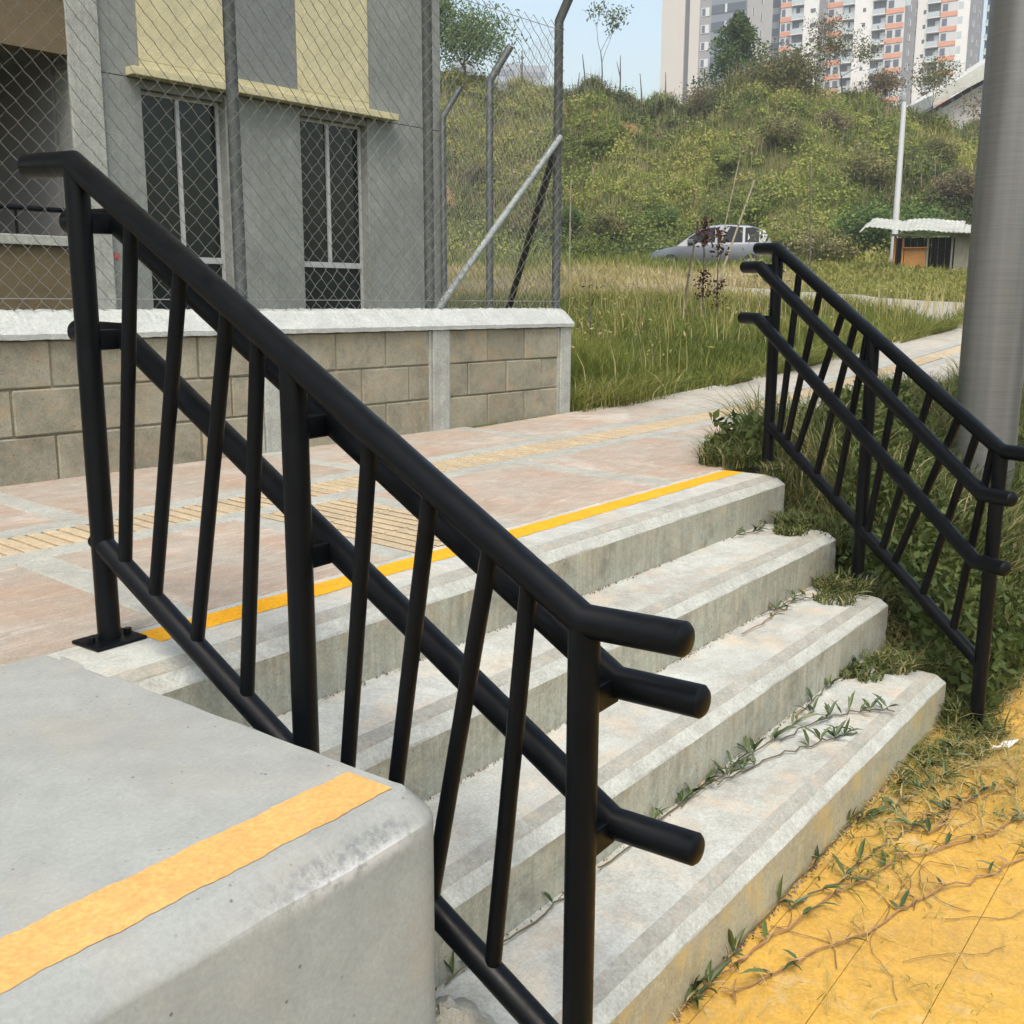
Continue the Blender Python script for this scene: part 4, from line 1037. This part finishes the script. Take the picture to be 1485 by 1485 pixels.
runner([(2.0, -.885), (2.15, -.95), (2.32, -.97), (2.5, -1.02), (2.72, -1.06)], tp, 26, 'dense green runner beside the right end of the bottom step', .2, .5, .0026)
runner([(2.3, -.89), (2.45, -.93), (2.6, -.97), (2.75, -.97)], tp, 26, 'thick leafy mat of weed where the bank meets the yellow paving', .12, .5, .0026)
runner([(1.0, -.868), (1.3, -.872), (1.7, -.872), (2.1, -.87)], tp, 14, 'sparse green sprigs growing in the joint below the bottom riser', .25, .9)
runner([(2.05, -1.08), (2.3, -1.1), (2.55, -1.2)], tp, 16, 'short tangled dry runner at the right edge of the yellow paving', .7, .35)
def tangle():
    r = np.random.default_rng(91); parts = []
    def patch(n, x0, x1, y0, y1, f, lmin, lmax, t0, t1, wd=.0035):
        x = r.uniform(x0, x1, n); y = r.uniform(y0, y1, n); k = f(x, y) > r.random(n); x, y = x[k], y[k]; m = len(x)
        P = np.stack([x, y, np.full(m, -.7515)], -1)
        parts.append(blades(P, r.uniform(lmin, lmax, m), r.uniform(.5, 1.3, m)*wd, r.uniform(1.5, 2.5, m), r.uniform(t0, t1, m), 3, r))
    edge = lambda x, y: np.clip(1.25-np.abs(y+.93-.35*np.clip(x-2, -1, .2))/.16, 0, 1)*np.clip((x-1.5)/1.0, .05, 1)
    patch(2600, .95, 2.95, -1.30, -.87, edge, .02, .09, .55, 1.0)
    patch(1100, 1.6, 2.95, -1.30, -.87, edge, .02, .07, .15, .5, .006)
    patch(1500, 2.15, 2.95, -1.38, -.9, lambda x, y: np.clip((x-2.0)/.8, 0, 1), .03, .10, .6, 1.0)
    patch(420, .9, 2.6, -1.4, -.87, lambda x, y: .5+0*x, .03, .11, .7, 1.0, .0028)
    stuff('weed_tangle', join(parts), M['grass'])
    mb = MB(); q = random.Random(5)
    for i in range(28):
        x = q.uniform(1.15, 2.7); y = q.uniform(-1.25, -.9); a = q.uniform(-.5, 1.2)+math.pi*(q.random() < .3); pts = []
        for k in range(q.randint(5, 11)):
            pts.append((x, y, -.749+q.uniform(0, .007))); a += q.gauss(0, .35); x += .035*math.cos(a); y += .035*math.sin(a)
            if not (-1.45 < y < -.875) or x > 2.85: break
        if len(pts) > 2: mb.tube(pts, q.uniform(.0007, .0015), 4, cap=False)
    tag(mb.build('dry_runners', concrete('dry_runner_bark', (.30, .19, .09), (.20, .12, .06), pits=False, scale=9)), kind='stuff')
    # brown crumbs along the line where tread meets riser
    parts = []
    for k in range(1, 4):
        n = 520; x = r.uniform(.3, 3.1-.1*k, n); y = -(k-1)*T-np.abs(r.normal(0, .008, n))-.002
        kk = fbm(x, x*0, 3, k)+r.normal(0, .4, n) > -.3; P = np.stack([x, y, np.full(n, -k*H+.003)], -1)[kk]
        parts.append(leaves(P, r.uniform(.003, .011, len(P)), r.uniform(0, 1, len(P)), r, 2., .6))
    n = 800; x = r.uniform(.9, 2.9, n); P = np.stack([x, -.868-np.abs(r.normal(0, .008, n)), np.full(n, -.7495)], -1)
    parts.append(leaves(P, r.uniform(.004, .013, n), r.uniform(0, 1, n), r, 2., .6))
    stuff('corner_crumbs', join(parts), leafmat('corner_crumb', [(0, (.10, .08, .06)), (.6, (.20, .155, .11)), (1, (.30, .23, .15))], .0))
tangle()
# litter by the foot of the right railing
lt = MB()
for i in range(7):
    x, y = 2.79+.02*i, -1.07-.006*i
    lt.v += [(x, y, -.742+.006*math.sin(i*1.9)), (x+.012, y-.035, -.738+.008*math.cos(i*1.3))]
lt.f = [(2*i, 2*i+1, 2*i+3, 2*i+2) for i in range(6)]
o = lt.build('litter', plain('white_plastic', (.7, .72, .73), .4)); tag(o, 'crumpled strip of white plastic litter by the foot of the right railing', 'litter')
o.modifiers.new('s', 'SOLIDIFY').thickness = .002

def earth_patch(px, D, rx, rz):
    r = np.random.default_rng(int(px)); c = px_point(px, 400, D); n, m = 22, 6; vs_, fs = [], []
    for j in range(m):
        for i in range(n):
            a = 2*math.pi*i/n; q = j/(m-1); k = 1+.35*math.sin(3*a+px)+.2*math.sin(7*a)
            d = rt*math.cos(a)*rx*q*k+Vector((SY, CYW, 0))*math.sin(a)*rz*q*k; x, y = c.x+d.x, c.y+d.y
            vs_.append((x, y, float(zt(x, y))+.62*(1-q**3)+.05*r.normal()))
    for j in range(m-1):
        for i in range(n): fs.append((j*n+i, j*n+(i+1) % n, (j+1)*n+(i+1) % n, (j+1)*n+i))
    tag(MB().add(vs_, fs).build('bare_earth', concrete('red_earth', (.42, .20, .11), (.32, .16, .09), pits=False, scale=2), None, smooth=True), kind='structure')
earth_patch(905, 57.5, .8, .45); earth_patch(645, 47, .5, .3)

# ------------------------------------------------------------ silver car
def car():
    pL, pR = px_point(945, 385, 37), px_point(1117, 385, 36.2); base = (pL+pR)*.5
    zg = float(zt(base.x, base.y)); ang = math.atan2(pL.y-pR.y, pL.x-pR.x)
    zg = CAM.z+(436-400)/1544.2*36.6
    root = empty('parked_car', (base.x, base.y, zg), ang)     # +x = nose
    tag(root, 'silver hatchback parked in the tall grass at the foot of the hill', 'car')
    root.location.z += .02; root.scale = (1, 1, 1.10)
    m, n, b = newmat('silver_paint'); b.inputs['Base Color'].default_value = (.15, .165, .185, 1); b.inputs['Metallic'].default_value = .6; b.inputs['Roughness'].default_value = .3
    tyre = plain('tyre', (.02, .02, .02), .8); gl = plain('car_glass', (.012, .015, .018), .3, 0, .1); rim = plain('rim', (.4, .41, .42), .3, .7)
    hl = 2.05
    # lower body: stations along x with (z low, z shoulder, half width)
    st = [(-2.05, .42, .80, .66), (-1.95, .30, .93, .78), (-1.4, .24, .95, .84), (-.6, .22, .93, .85), (.4, .22, .90, .85), (1.0, .22, .87, .84), (1.5, .24, .80, .80), (1.85, .28, .70, .72), (2.03, .36, .58, .56)]
    vs_, fs = [], []
    for x, zl, zs, hw in st:
        ring = [(-hw*.94, zl), (-hw, zl+.12), (-hw, zs-.16), (-hw*.95, zs-.03), (-hw*.8, zs), (0, zs+.03), (hw*.8, zs), (hw*.95, zs-.03), (hw, zs-.16), (hw, zl+.12), (hw*.94, zl)]
        vs_ += [(x, y, z) for y, z in ring]
    k = 11
    for i in range(len(st)-1):
        for j in range(k): fs.append((i*k+j, i*k+(j+1) % k, (i+1)*k+(j+1) % k, (i+1)*k+j))
    fs += [tuple(range(k)), tuple((len(st)-1)*k+j for j in range(k))[::-1]]
    MB().add(vs_, fs).build('body', m, root, smooth=True)
    # cabin
    cs = [(-1.98, .90, .93, .70, .66), (-1.72, .90, 1.33, .76, .58), (-1.2, .90, 1.46, .78, .58), (-.4, .90, 1.50, .78, .59), (.25, .88, 1.44, .78, .58), (.75, .86, 1.12, .77, .68), (1.10, .85, .88, .75, .73)]
    vs_, fs = [], []
    for x, zb, zt_, wb, wt in cs:
        vs_ += [(x, -wb, zb), (x, -wt, zt_-.03), (x, -wt*.8, zt_), (x, wt*.8, zt_), (x, wt, zt_-.03), (x, wb, zb)]
    k = 6
    for i in range(len(cs)-1):
        for j in range(k-1): fs.append((i*k+j, i*k+j+1, (i+1)*k+j+1, (i+1)*k+j))
    fs += [tuple(range(k)), tuple((len(cs)-1)*k+j for j in range(k))[::-1]]
    MB().add(vs_, fs).build('roof', m, root, smooth=True)
    # side windows, windscreen: thin glass plates standing 4 mm proud
    for s in (-1, 1):
        for x0, x1, a0, a1 in ((-1.55, -1.10, 1.34, 1.385), (-1.02, -.22, 1.39, 1.41), (-.14, .72, 1.41, 1.09)):
            def yw(x, z):
                xs_ = [c[0] for c in cs]; zb = np.interp(x, xs_, [c[1] for c in cs]); zz = np.interp(x, xs_, [c[2]-.03 for c in cs]); wb = np.interp(x, xs_, [c[3] for c in cs]); wt = np.interp(x, xs_, [c[4] for c in cs])
                return float(wb+(wt-wb)*(z-zb)/(zz-zb))+.006
            zlo = .955; P = []
            for (x, z) in ((x0, zlo), (x1, zlo), (x1, a1), ((x0+x1)/2, (a0+a1)/2+(.03 if a1 > 1.2 else .10)), (x0, a0)): P.append((x, s*yw(x, z), z))
            mb = MB().add(P+[(p[0], p[1]-s*.02, p[2]) for p in P], [(0,1,2,3,4), (9,8,7,6,5)]+[(i, (i+1) % 5, (i+1) % 5+5, i+5) for i in range(5)])
            mb.build('side_window', gl, root)
    MB().add([(.29, -.54, 1.435), (.29, .54, 1.435), (1.06, .66, .905), (1.06, -.66, .905), (.27, -.54, 1.42), (.27, .54, 1.42), (1.04, .66, .89), (1.04, -.66, .89)], [(0,1,2,3),(7,6,5,4),(0,4,5,1),(1,5,6,2),(2,6,7,3),(3,7,4,0)]).build('windscreen', gl, root)
    for x in (-1.32, 1.28):
        for s in (-1, 1):
            wh = MB().tube([(x, s*.66, .31), (x, s*.862, .31)], .31, 22).build('wheel', tyre, root, smooth=True)
            MB().tube([(x, s*.80, .31), (x, s*.868, .31)], .19, 16).build('rim', rim, wh)
    for s in (-1, 1):
        MB().add([(1.86, s*.45, .62), (1.78, s*.70, .66), (1.66, s*.765, .74), (1.80, s*.5, .735), (1.96, s*.42, .58), (1.90, s*.66, .58)], [(0,1,2,3),(4,5,1,0)]).build('headlight', plain('lamp_glass', (.7, .72, .74), .15), root)
        MB().box(-2.03, -1.93, s*.5-.12, s*.5+.12, .75, .9).build('tail_light', plain('red_lens', (.35, .02, .02), .2), root, bevel=.02)
        MB().box(.55, .75, s*.80-.05, s*.80+.1*s, .93, 1.05).build('mirror', m, root, bevel=.02)
car()

# ------------------------------------------------------------ kiosk
def kiosk():
    pl, pr = px_point(1293, 392, 36), px_point(1383, 392, 36.6); base = pl.copy(); zg = float(zt((pl.x+pr.x)/2, (pl.y+pr.y)/2))-.03
    base.z = zg; vd = (pl+pr)*.5-CAM; ang = math.atan2(-vd.x, vd.y)-.06; Wd = ((pr-pl).xy).length*.97
    root = empty('kiosk', base, ang); tag(root, 'small wooden kiosk with crooked white metal sheet roof under the lamp post', 'kiosk')
    wood = concrete('orange_plywood', (.62, .31, .10), (.48, .22, .07), pits=False, scale=3); dk = concrete('dark_plank', (.07, .05, .035), (.045, .035, .03), pits=False); pale = concrete('pale_board', (.36, .335, .27), (.28, .26, .21), pits=False)
    h = 1.10
    for x in (0.05, .30, 1.06, Wd-.50, Wd-.03): MB().tube([(x, 0, -.4), (x, 0, h)], .035, 7).build('post', pale if x > .4 else wood, root)
    MB().box(.35, 1.02, .02, .06, -.3, .68).build('counter_panel', wood, root)
    MB().box(.30, 1.06, -.10, .25, .682, .72).build('counter_top', wood, root)
    for i, x in enumerate(np.arange(.0, Wd, .22)): MB().box(x, x+.21, 1.3, 1.33, -.4, h-.02).build('plank', dk, root)
    for y in np.arange(.05, 1.25, .24): MB().box(Wd-.03, Wd, y, y+.23, -.4, h-.02).build('plank', pale, root)
    for y in np.arange(.05, 1.25, .24): MB().box(0, .03, y, y+.23, -.4, h-.02).build('plank', wood, root)
    MB().box(Wd-.42, Wd-.05, .0, .04, -.4, h-.02).build('side_board', pale, root)
    MB().box(.45, .9, .5, .9, -.4, .5).build('crate', wood, root)
    rm = concrete('weathered_zinc', (.50, .50, .47), (.38, .37, .345), stain=(.20, .16, .12), stain_amt=.6, pits=False, scale=2.2)
    def sheet(x0, x1, zf, y0=-.55, y1=1.55, tilt=.42):
        n = 60; vs_ = []
        for i in range(n):
            x = x0+(x1-x0)*i/(n-1); z = zf((x-x0)/(x1-x0))+.012*math.sin(x*42)
            vs_ += [(x, y0, z), (x, y1, z+tilt), (x, y0, z+.012), (x, y1, z+tilt+.012)]
        fs = []
        for i in range(n-1):
            a = 4*i; fs += [(a, a+4, a+5, a+1), (a+2, a+3, a+7, a+6), (a, a+2, a+6, a+4), (a+1, a+5, a+7, a+3)]
        fs += [(0, 1, 3, 2), (4*n-4, 4*n-2, 4*n-1, 4*n-3)]
        return MB().add(vs_, fs).build('roof_sheet', rm, root)
    sheet(-1.05, .55, lambda t: h+.30-.22*t-.22*math.exp(-(t/.10)**2))
    sheet(.25, Wd-.2, lambda t: h+.09-.04*t+.04*math.sin(t*5), tilt=.50)
    sheet(Wd-.75, Wd+.62, lambda t: h+.05-.20*t*t, tilt=.38)
    for (x0, x1, y) in ((-.1, Wd+.1, -.3),): MB().box(x0, x1, y, y+.08, h-.04, h+.03).build('rafter', pale, root)
kiosk()

# ------------------------------------------------------------ far lamp post
def lamp():
    p = px_point(1298, 335, 40); z0 = float(zt(p.x, p.y)); top = px_point(1311, 150, 40).z
    root = empty('lamp_post', (p.x, p.y, z0)); tag(root, 'slim pale grey lamp post standing behind the kiosk', 'lamp post')
    m = plain('pale_steel', (.55, .57, .58), .45, .2)
    MB().tube([(0, 0, 0), (0, 0, top-z0)], [.125, .085], 14).build('shaft', m, root, smooth=True)
    MB().tube([(0, 0, top-z0), (0, 0, top-z0+.06)], .06, 12).build('cap', m, root)
    MB().box(-.2, .2, -.2, .2, 0, .05).build('base_plate', m, root)
lamp()

# ------------------------------------------------------------ towers beyond the hill
MW = plain('tower_white', (.72, .72, .70), .8); MG = plain('tower_grey', (.27, .27, .275), .8); MO = plain('tower_orange', (.62, .29, .18), .8)
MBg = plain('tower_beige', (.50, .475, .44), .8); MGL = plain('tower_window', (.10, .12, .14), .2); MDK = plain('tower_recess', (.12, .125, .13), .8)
MRL = plain('balcony_front', (.45, .52, .54), .3); MBL = plain('tower_blue_grey', (.17, .20, .235), .5); MWN = plain('pale_window', (.55, .57, .58), .3)
FL = 2.62; ZB, ZT = 8., 74.; Z0 = 38.
def boxm(wd, dp, hh, mat): return MB().box(0, wd, -dp, .25, 0, hh).mesh('piece', mat)
def tower(px0, px1, D, strips, side_px, label, beta=35, zt_=ZT, depth=11., sidemat=None, z0=Z0):
    pc = px_point(px0, 300, D); root = empty('apartment_tower', (pc.x, pc.y, 0))
    b = R(beta); X = rt*math.cos(b)-Vector((SY, CYW, 0))*math.sin(b); root.rotation_euler = (0, 0, math.atan2(X.y, X.x))
    tag(root, label, 'tower', None)
    # choose facade width so its right end is seen at px1
    lo, hi = 1., 60.
    for _ in range(40):
        md = (lo+hi)/2; q = pc+X*md-CAM; u = 742.5+1544.2*q.dot(rt2)/q.dot(fw)
        # compare along the same row
        if u < px1: lo = md
        else: hi = md
    Wd = lo; tot = sum(s[0] for s in strips)
    x = 0
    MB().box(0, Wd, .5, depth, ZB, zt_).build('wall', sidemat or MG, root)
    nf = int((zt_-z0)/FL)
    for wgt, kind in strips:
        w_ = Wd*wgt/tot
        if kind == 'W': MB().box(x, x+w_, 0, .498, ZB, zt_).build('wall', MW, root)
        elif kind == 'B': MB().box(x, x+w_, 0, .498, ZB, zt_).build('wall', MBg, root)
        elif kind == 'D': MB().box(x, x+w_, .35, .498, ZB, zt_).build('recess', MDK, root)
        elif kind in 'S':
            MB().box(x, x+w_, 0, .498, ZB, zt_).build('wall', MW, root)
            me = MB().box(w_*.25, w_*.75, -.03, .0, 1.0, 1.7).mesh('window', MGL)
            for f in range(nf): inst('window', me, root, (x, 0, z0+f*FL))
        elif kind == 'O':
            MB().box(x, x+w_, .1, .498, ZB, zt_).build('wall', MW, root)
            me = MB().box(.02, w_-.02, -.06, .1, 0, .85).mesh('orange_band', MO)
            m2 = MB().box(.05, w_-.05, .02, .1, .87, 2.45).mesh('window', MWN); m3 = MB().box(w_*.12, w_*.42, -.01, .02, 1.0, 2.3).mesh('pane', MGL); m4 = MB().box(w_*.58, w_*.86, -.01, .02, 1.0, 2.3).mesh('pane', MRL)
            for f in range(nf):
                inst('orange_band', me, root, (x, 0, z0+f*FL)); wn = inst('window', m2, root, (x, 0, z0+f*FL))
                inst('pane', m3, wn); inst('pane', random.choice((m4, m3)), wn, (w_*.46, 0, 0))
        elif kind == 'L':
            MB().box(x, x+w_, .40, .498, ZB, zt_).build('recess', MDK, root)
            me = MB().box(0, w_, -.5, .40, 0, .18).mesh('balcony', MW); m2 = MB().box(.03, w_-.03, -.5, -.42, .18, 1.1).mesh('balustrade', MRL)
            m3 = MB().box(.1, w_*.55, .33, .40, .2, 2.2).mesh('balcony_door', MGL); m4 = MB().box(w_*.6, w_*.95, .33, .40, .2, 2.2).mesh('pale_curtain', MWN)
            for f in range(nf):
                bo = inst('balcony', me, root, (x, 0, z0+f*FL)); inst('balustrade', m2, bo); inst('balcony_door', m3, bo)
                if random.random() < .6: inst('pale_curtain', m4, bo)
        elif kind == 'G':
            MB().box(x, x+w_, .1, .498, ZB, zt_).build('wall', MG, root)
            me = MB().box(w_*.15, w_*.85, .02, .1, .7, 2.0).mesh('window', MWN); m3 = MB().box(w_*.22, w_*.5, -.0, .02, .8, 1.9).mesh('pane', MGL)
            for f in range(nf): inst('pane', m3, inst('window', me, root, (x, 0, z0+f*FL)))
        elif kind == 'U':
            MB().box(x, x+w_, .1, .498, ZB, zt_).build('wall', MBL, root)
            me = MB().box(.1, w_-.1, .0, .1, .9, 2.2).mesh('window', plain('blue_glass', (.07, .09, .11), .1)); m3 = MB().box(w_*.4, w_*.46, -.04, .0, .9, 2.2).mesh('mullion', MWN)
            for f in range(nf): inst('mullion', m3, inst('window', me, root, (x, 0, z0+f*FL)))
        x += w_
    # windows on the grey flank
    me = MB().box(Wd, Wd+.05, 0, 1.3, .9, 2.1).mesh('window', MWN); m3 = MB().box(Wd+.05, Wd+.07, .1, .6, 1.0, 2.0).mesh('pane', MGL)
    for f in range(nf):
        for yy in (3.2, 7.5): inst('pane', m3, inst('window', me, root, (0, yy, z0+f*FL)))
    return root
tower(952, 1070, 190, [(33, 'B'), (7, 'D'), (14, 'B'), (16, 'G'), (48, 'U')], 0, 'beige and blue grey apartment tower on the left of the skyline', 30, 76, 14, MBg)
tower(1068, 1117, 225, [(12, 'U'), (37, 'U')], 0, 'lower dark grey tower block between the beige and the orange banded towers', 24, 63.2, 10)
tower(1118, 1171, 220, [(17, 'O'), (16, 'L'), (6, 'W'), (14, 'S')], 12, 'first orange banded white tower from the left directly right of the conical tree')
tower(1183, 1292, 220, [(24, 'O'), (16, 'L'), (10, 'W'), (8, 'S'), (8, 'W'), (18, 'L'), (25, 'O')], 18, 'widest orange banded white tower in the middle of the skyline')
tower(1310, 1383, 218, [(7, 'W'), (8, 'S'), (18, 'L'), (24, 'O'), (16, 'W')], 24, 'orange banded white tower right of the lamp post line with a grey flank')
tower(1407, 1475, 222, [(18, 'L'), (10, 'W'), (20, 'S'), (20, 'L')], 18, 'rightmost white tower partly hidden by the thick metal pole')
# hazy low blocks far beyond the left crest
for i, (px, wd, top, lab) in enumerate([(672, 30, 88, 'pale distant block seen through the tree beside the building'), (735, 26, 92, 'low distant block on the skyline behind the fence outrigger'), (772, 40, 95, 'wide distant block on the skyline left of the fence end post')]):
    p = px_point(px, top, 260); r0 = empty('distant_block', (p.x, p.y, 0), -YAW); tag(r0, lab, 'building')
    ww = wd/1544.2*260; MB().box(-ww/2, ww/2, 0, 10, 10, p.z).build('wall', plain('distant_wall', (.33, .37, .42), .9), r0)
    me = MB().box(-ww*.4, ww*.4, -.1, 0, 0, 1.2).mesh('window_row', plain('distant_glass', (.2, .23, .27), .5))
    for f in range(6): inst('window_row', me, r0, (0, 0, p.z-2.6-f*2.8))
# white sloping roof right of the hill
def sloping_roof():
    a, b = px_point(1352, 138, 85), px_point(1500, 48, 85); root = empty('sloping_roof', (a.x, a.y, a.z)); tag(root, 'white sloping roof edge of a building rising to the right behind the hill', 'roof')
    d = b-a; n = Vector((SY, CYW, 0)); t = Vector((0, 0, 1)); mb = MB()
    th = 1.5; vs_ = [Vector((0, 0, 0)), d, d-t*th, -t*th*.55]; mb.add(vs_+[v+n*9 for v in vs_], [(0,1,2,3),(7,6,5,4),(0,4,5,1),(1,5,6,2),(2,6,7,3),(3,7,4,0)])
    mb.build('roof_beam', concrete('pale_roof', (.62, .61, .58), (.52, .51, .48), pits=False, scale=.6), root)
    vs_ = [Vector((1.2, 0, -1.6))*1, d-t*1.6, Vector((d.x, d.y, -9)), Vector((0, 0, -9))]; vs_[0] = d*.12-t*1.5
    mb = MB().add([v+n*1.2 for v in vs_]+[v+n*9 for v in vs_], [(0,1,2,3),(7,6,5,4),(0,4,5,1),(1,5,6,2),(2,6,7,3),(3,7,4,0)])
    mb.build('wall', plain('roof_wall', (.42, .41, .40), .9), root)
sloping_roof()

# ------------------------------------------------------------ haze: one closed box of thin air round everything
hz = MB().box(-60, 420, -330, 330, -3, 82).build('haze'); tag(hz, kind='stuff')
hm, hn, hb = newmat('haze'); hn.nodes.remove(hb); pv = hn.nodes.new('ShaderNodeVolumePrincipled')
pv.inputs['Density'].default_value = .001; pv.inputs['Color'].default_value = (.93, .96, 1, 1); pv.inputs['Anisotropy'].default_value = .2
hn.links.new(pv.outputs[0], hn.nodes['Material Output'].inputs['Volume']); hz.data.materials.append(hm)
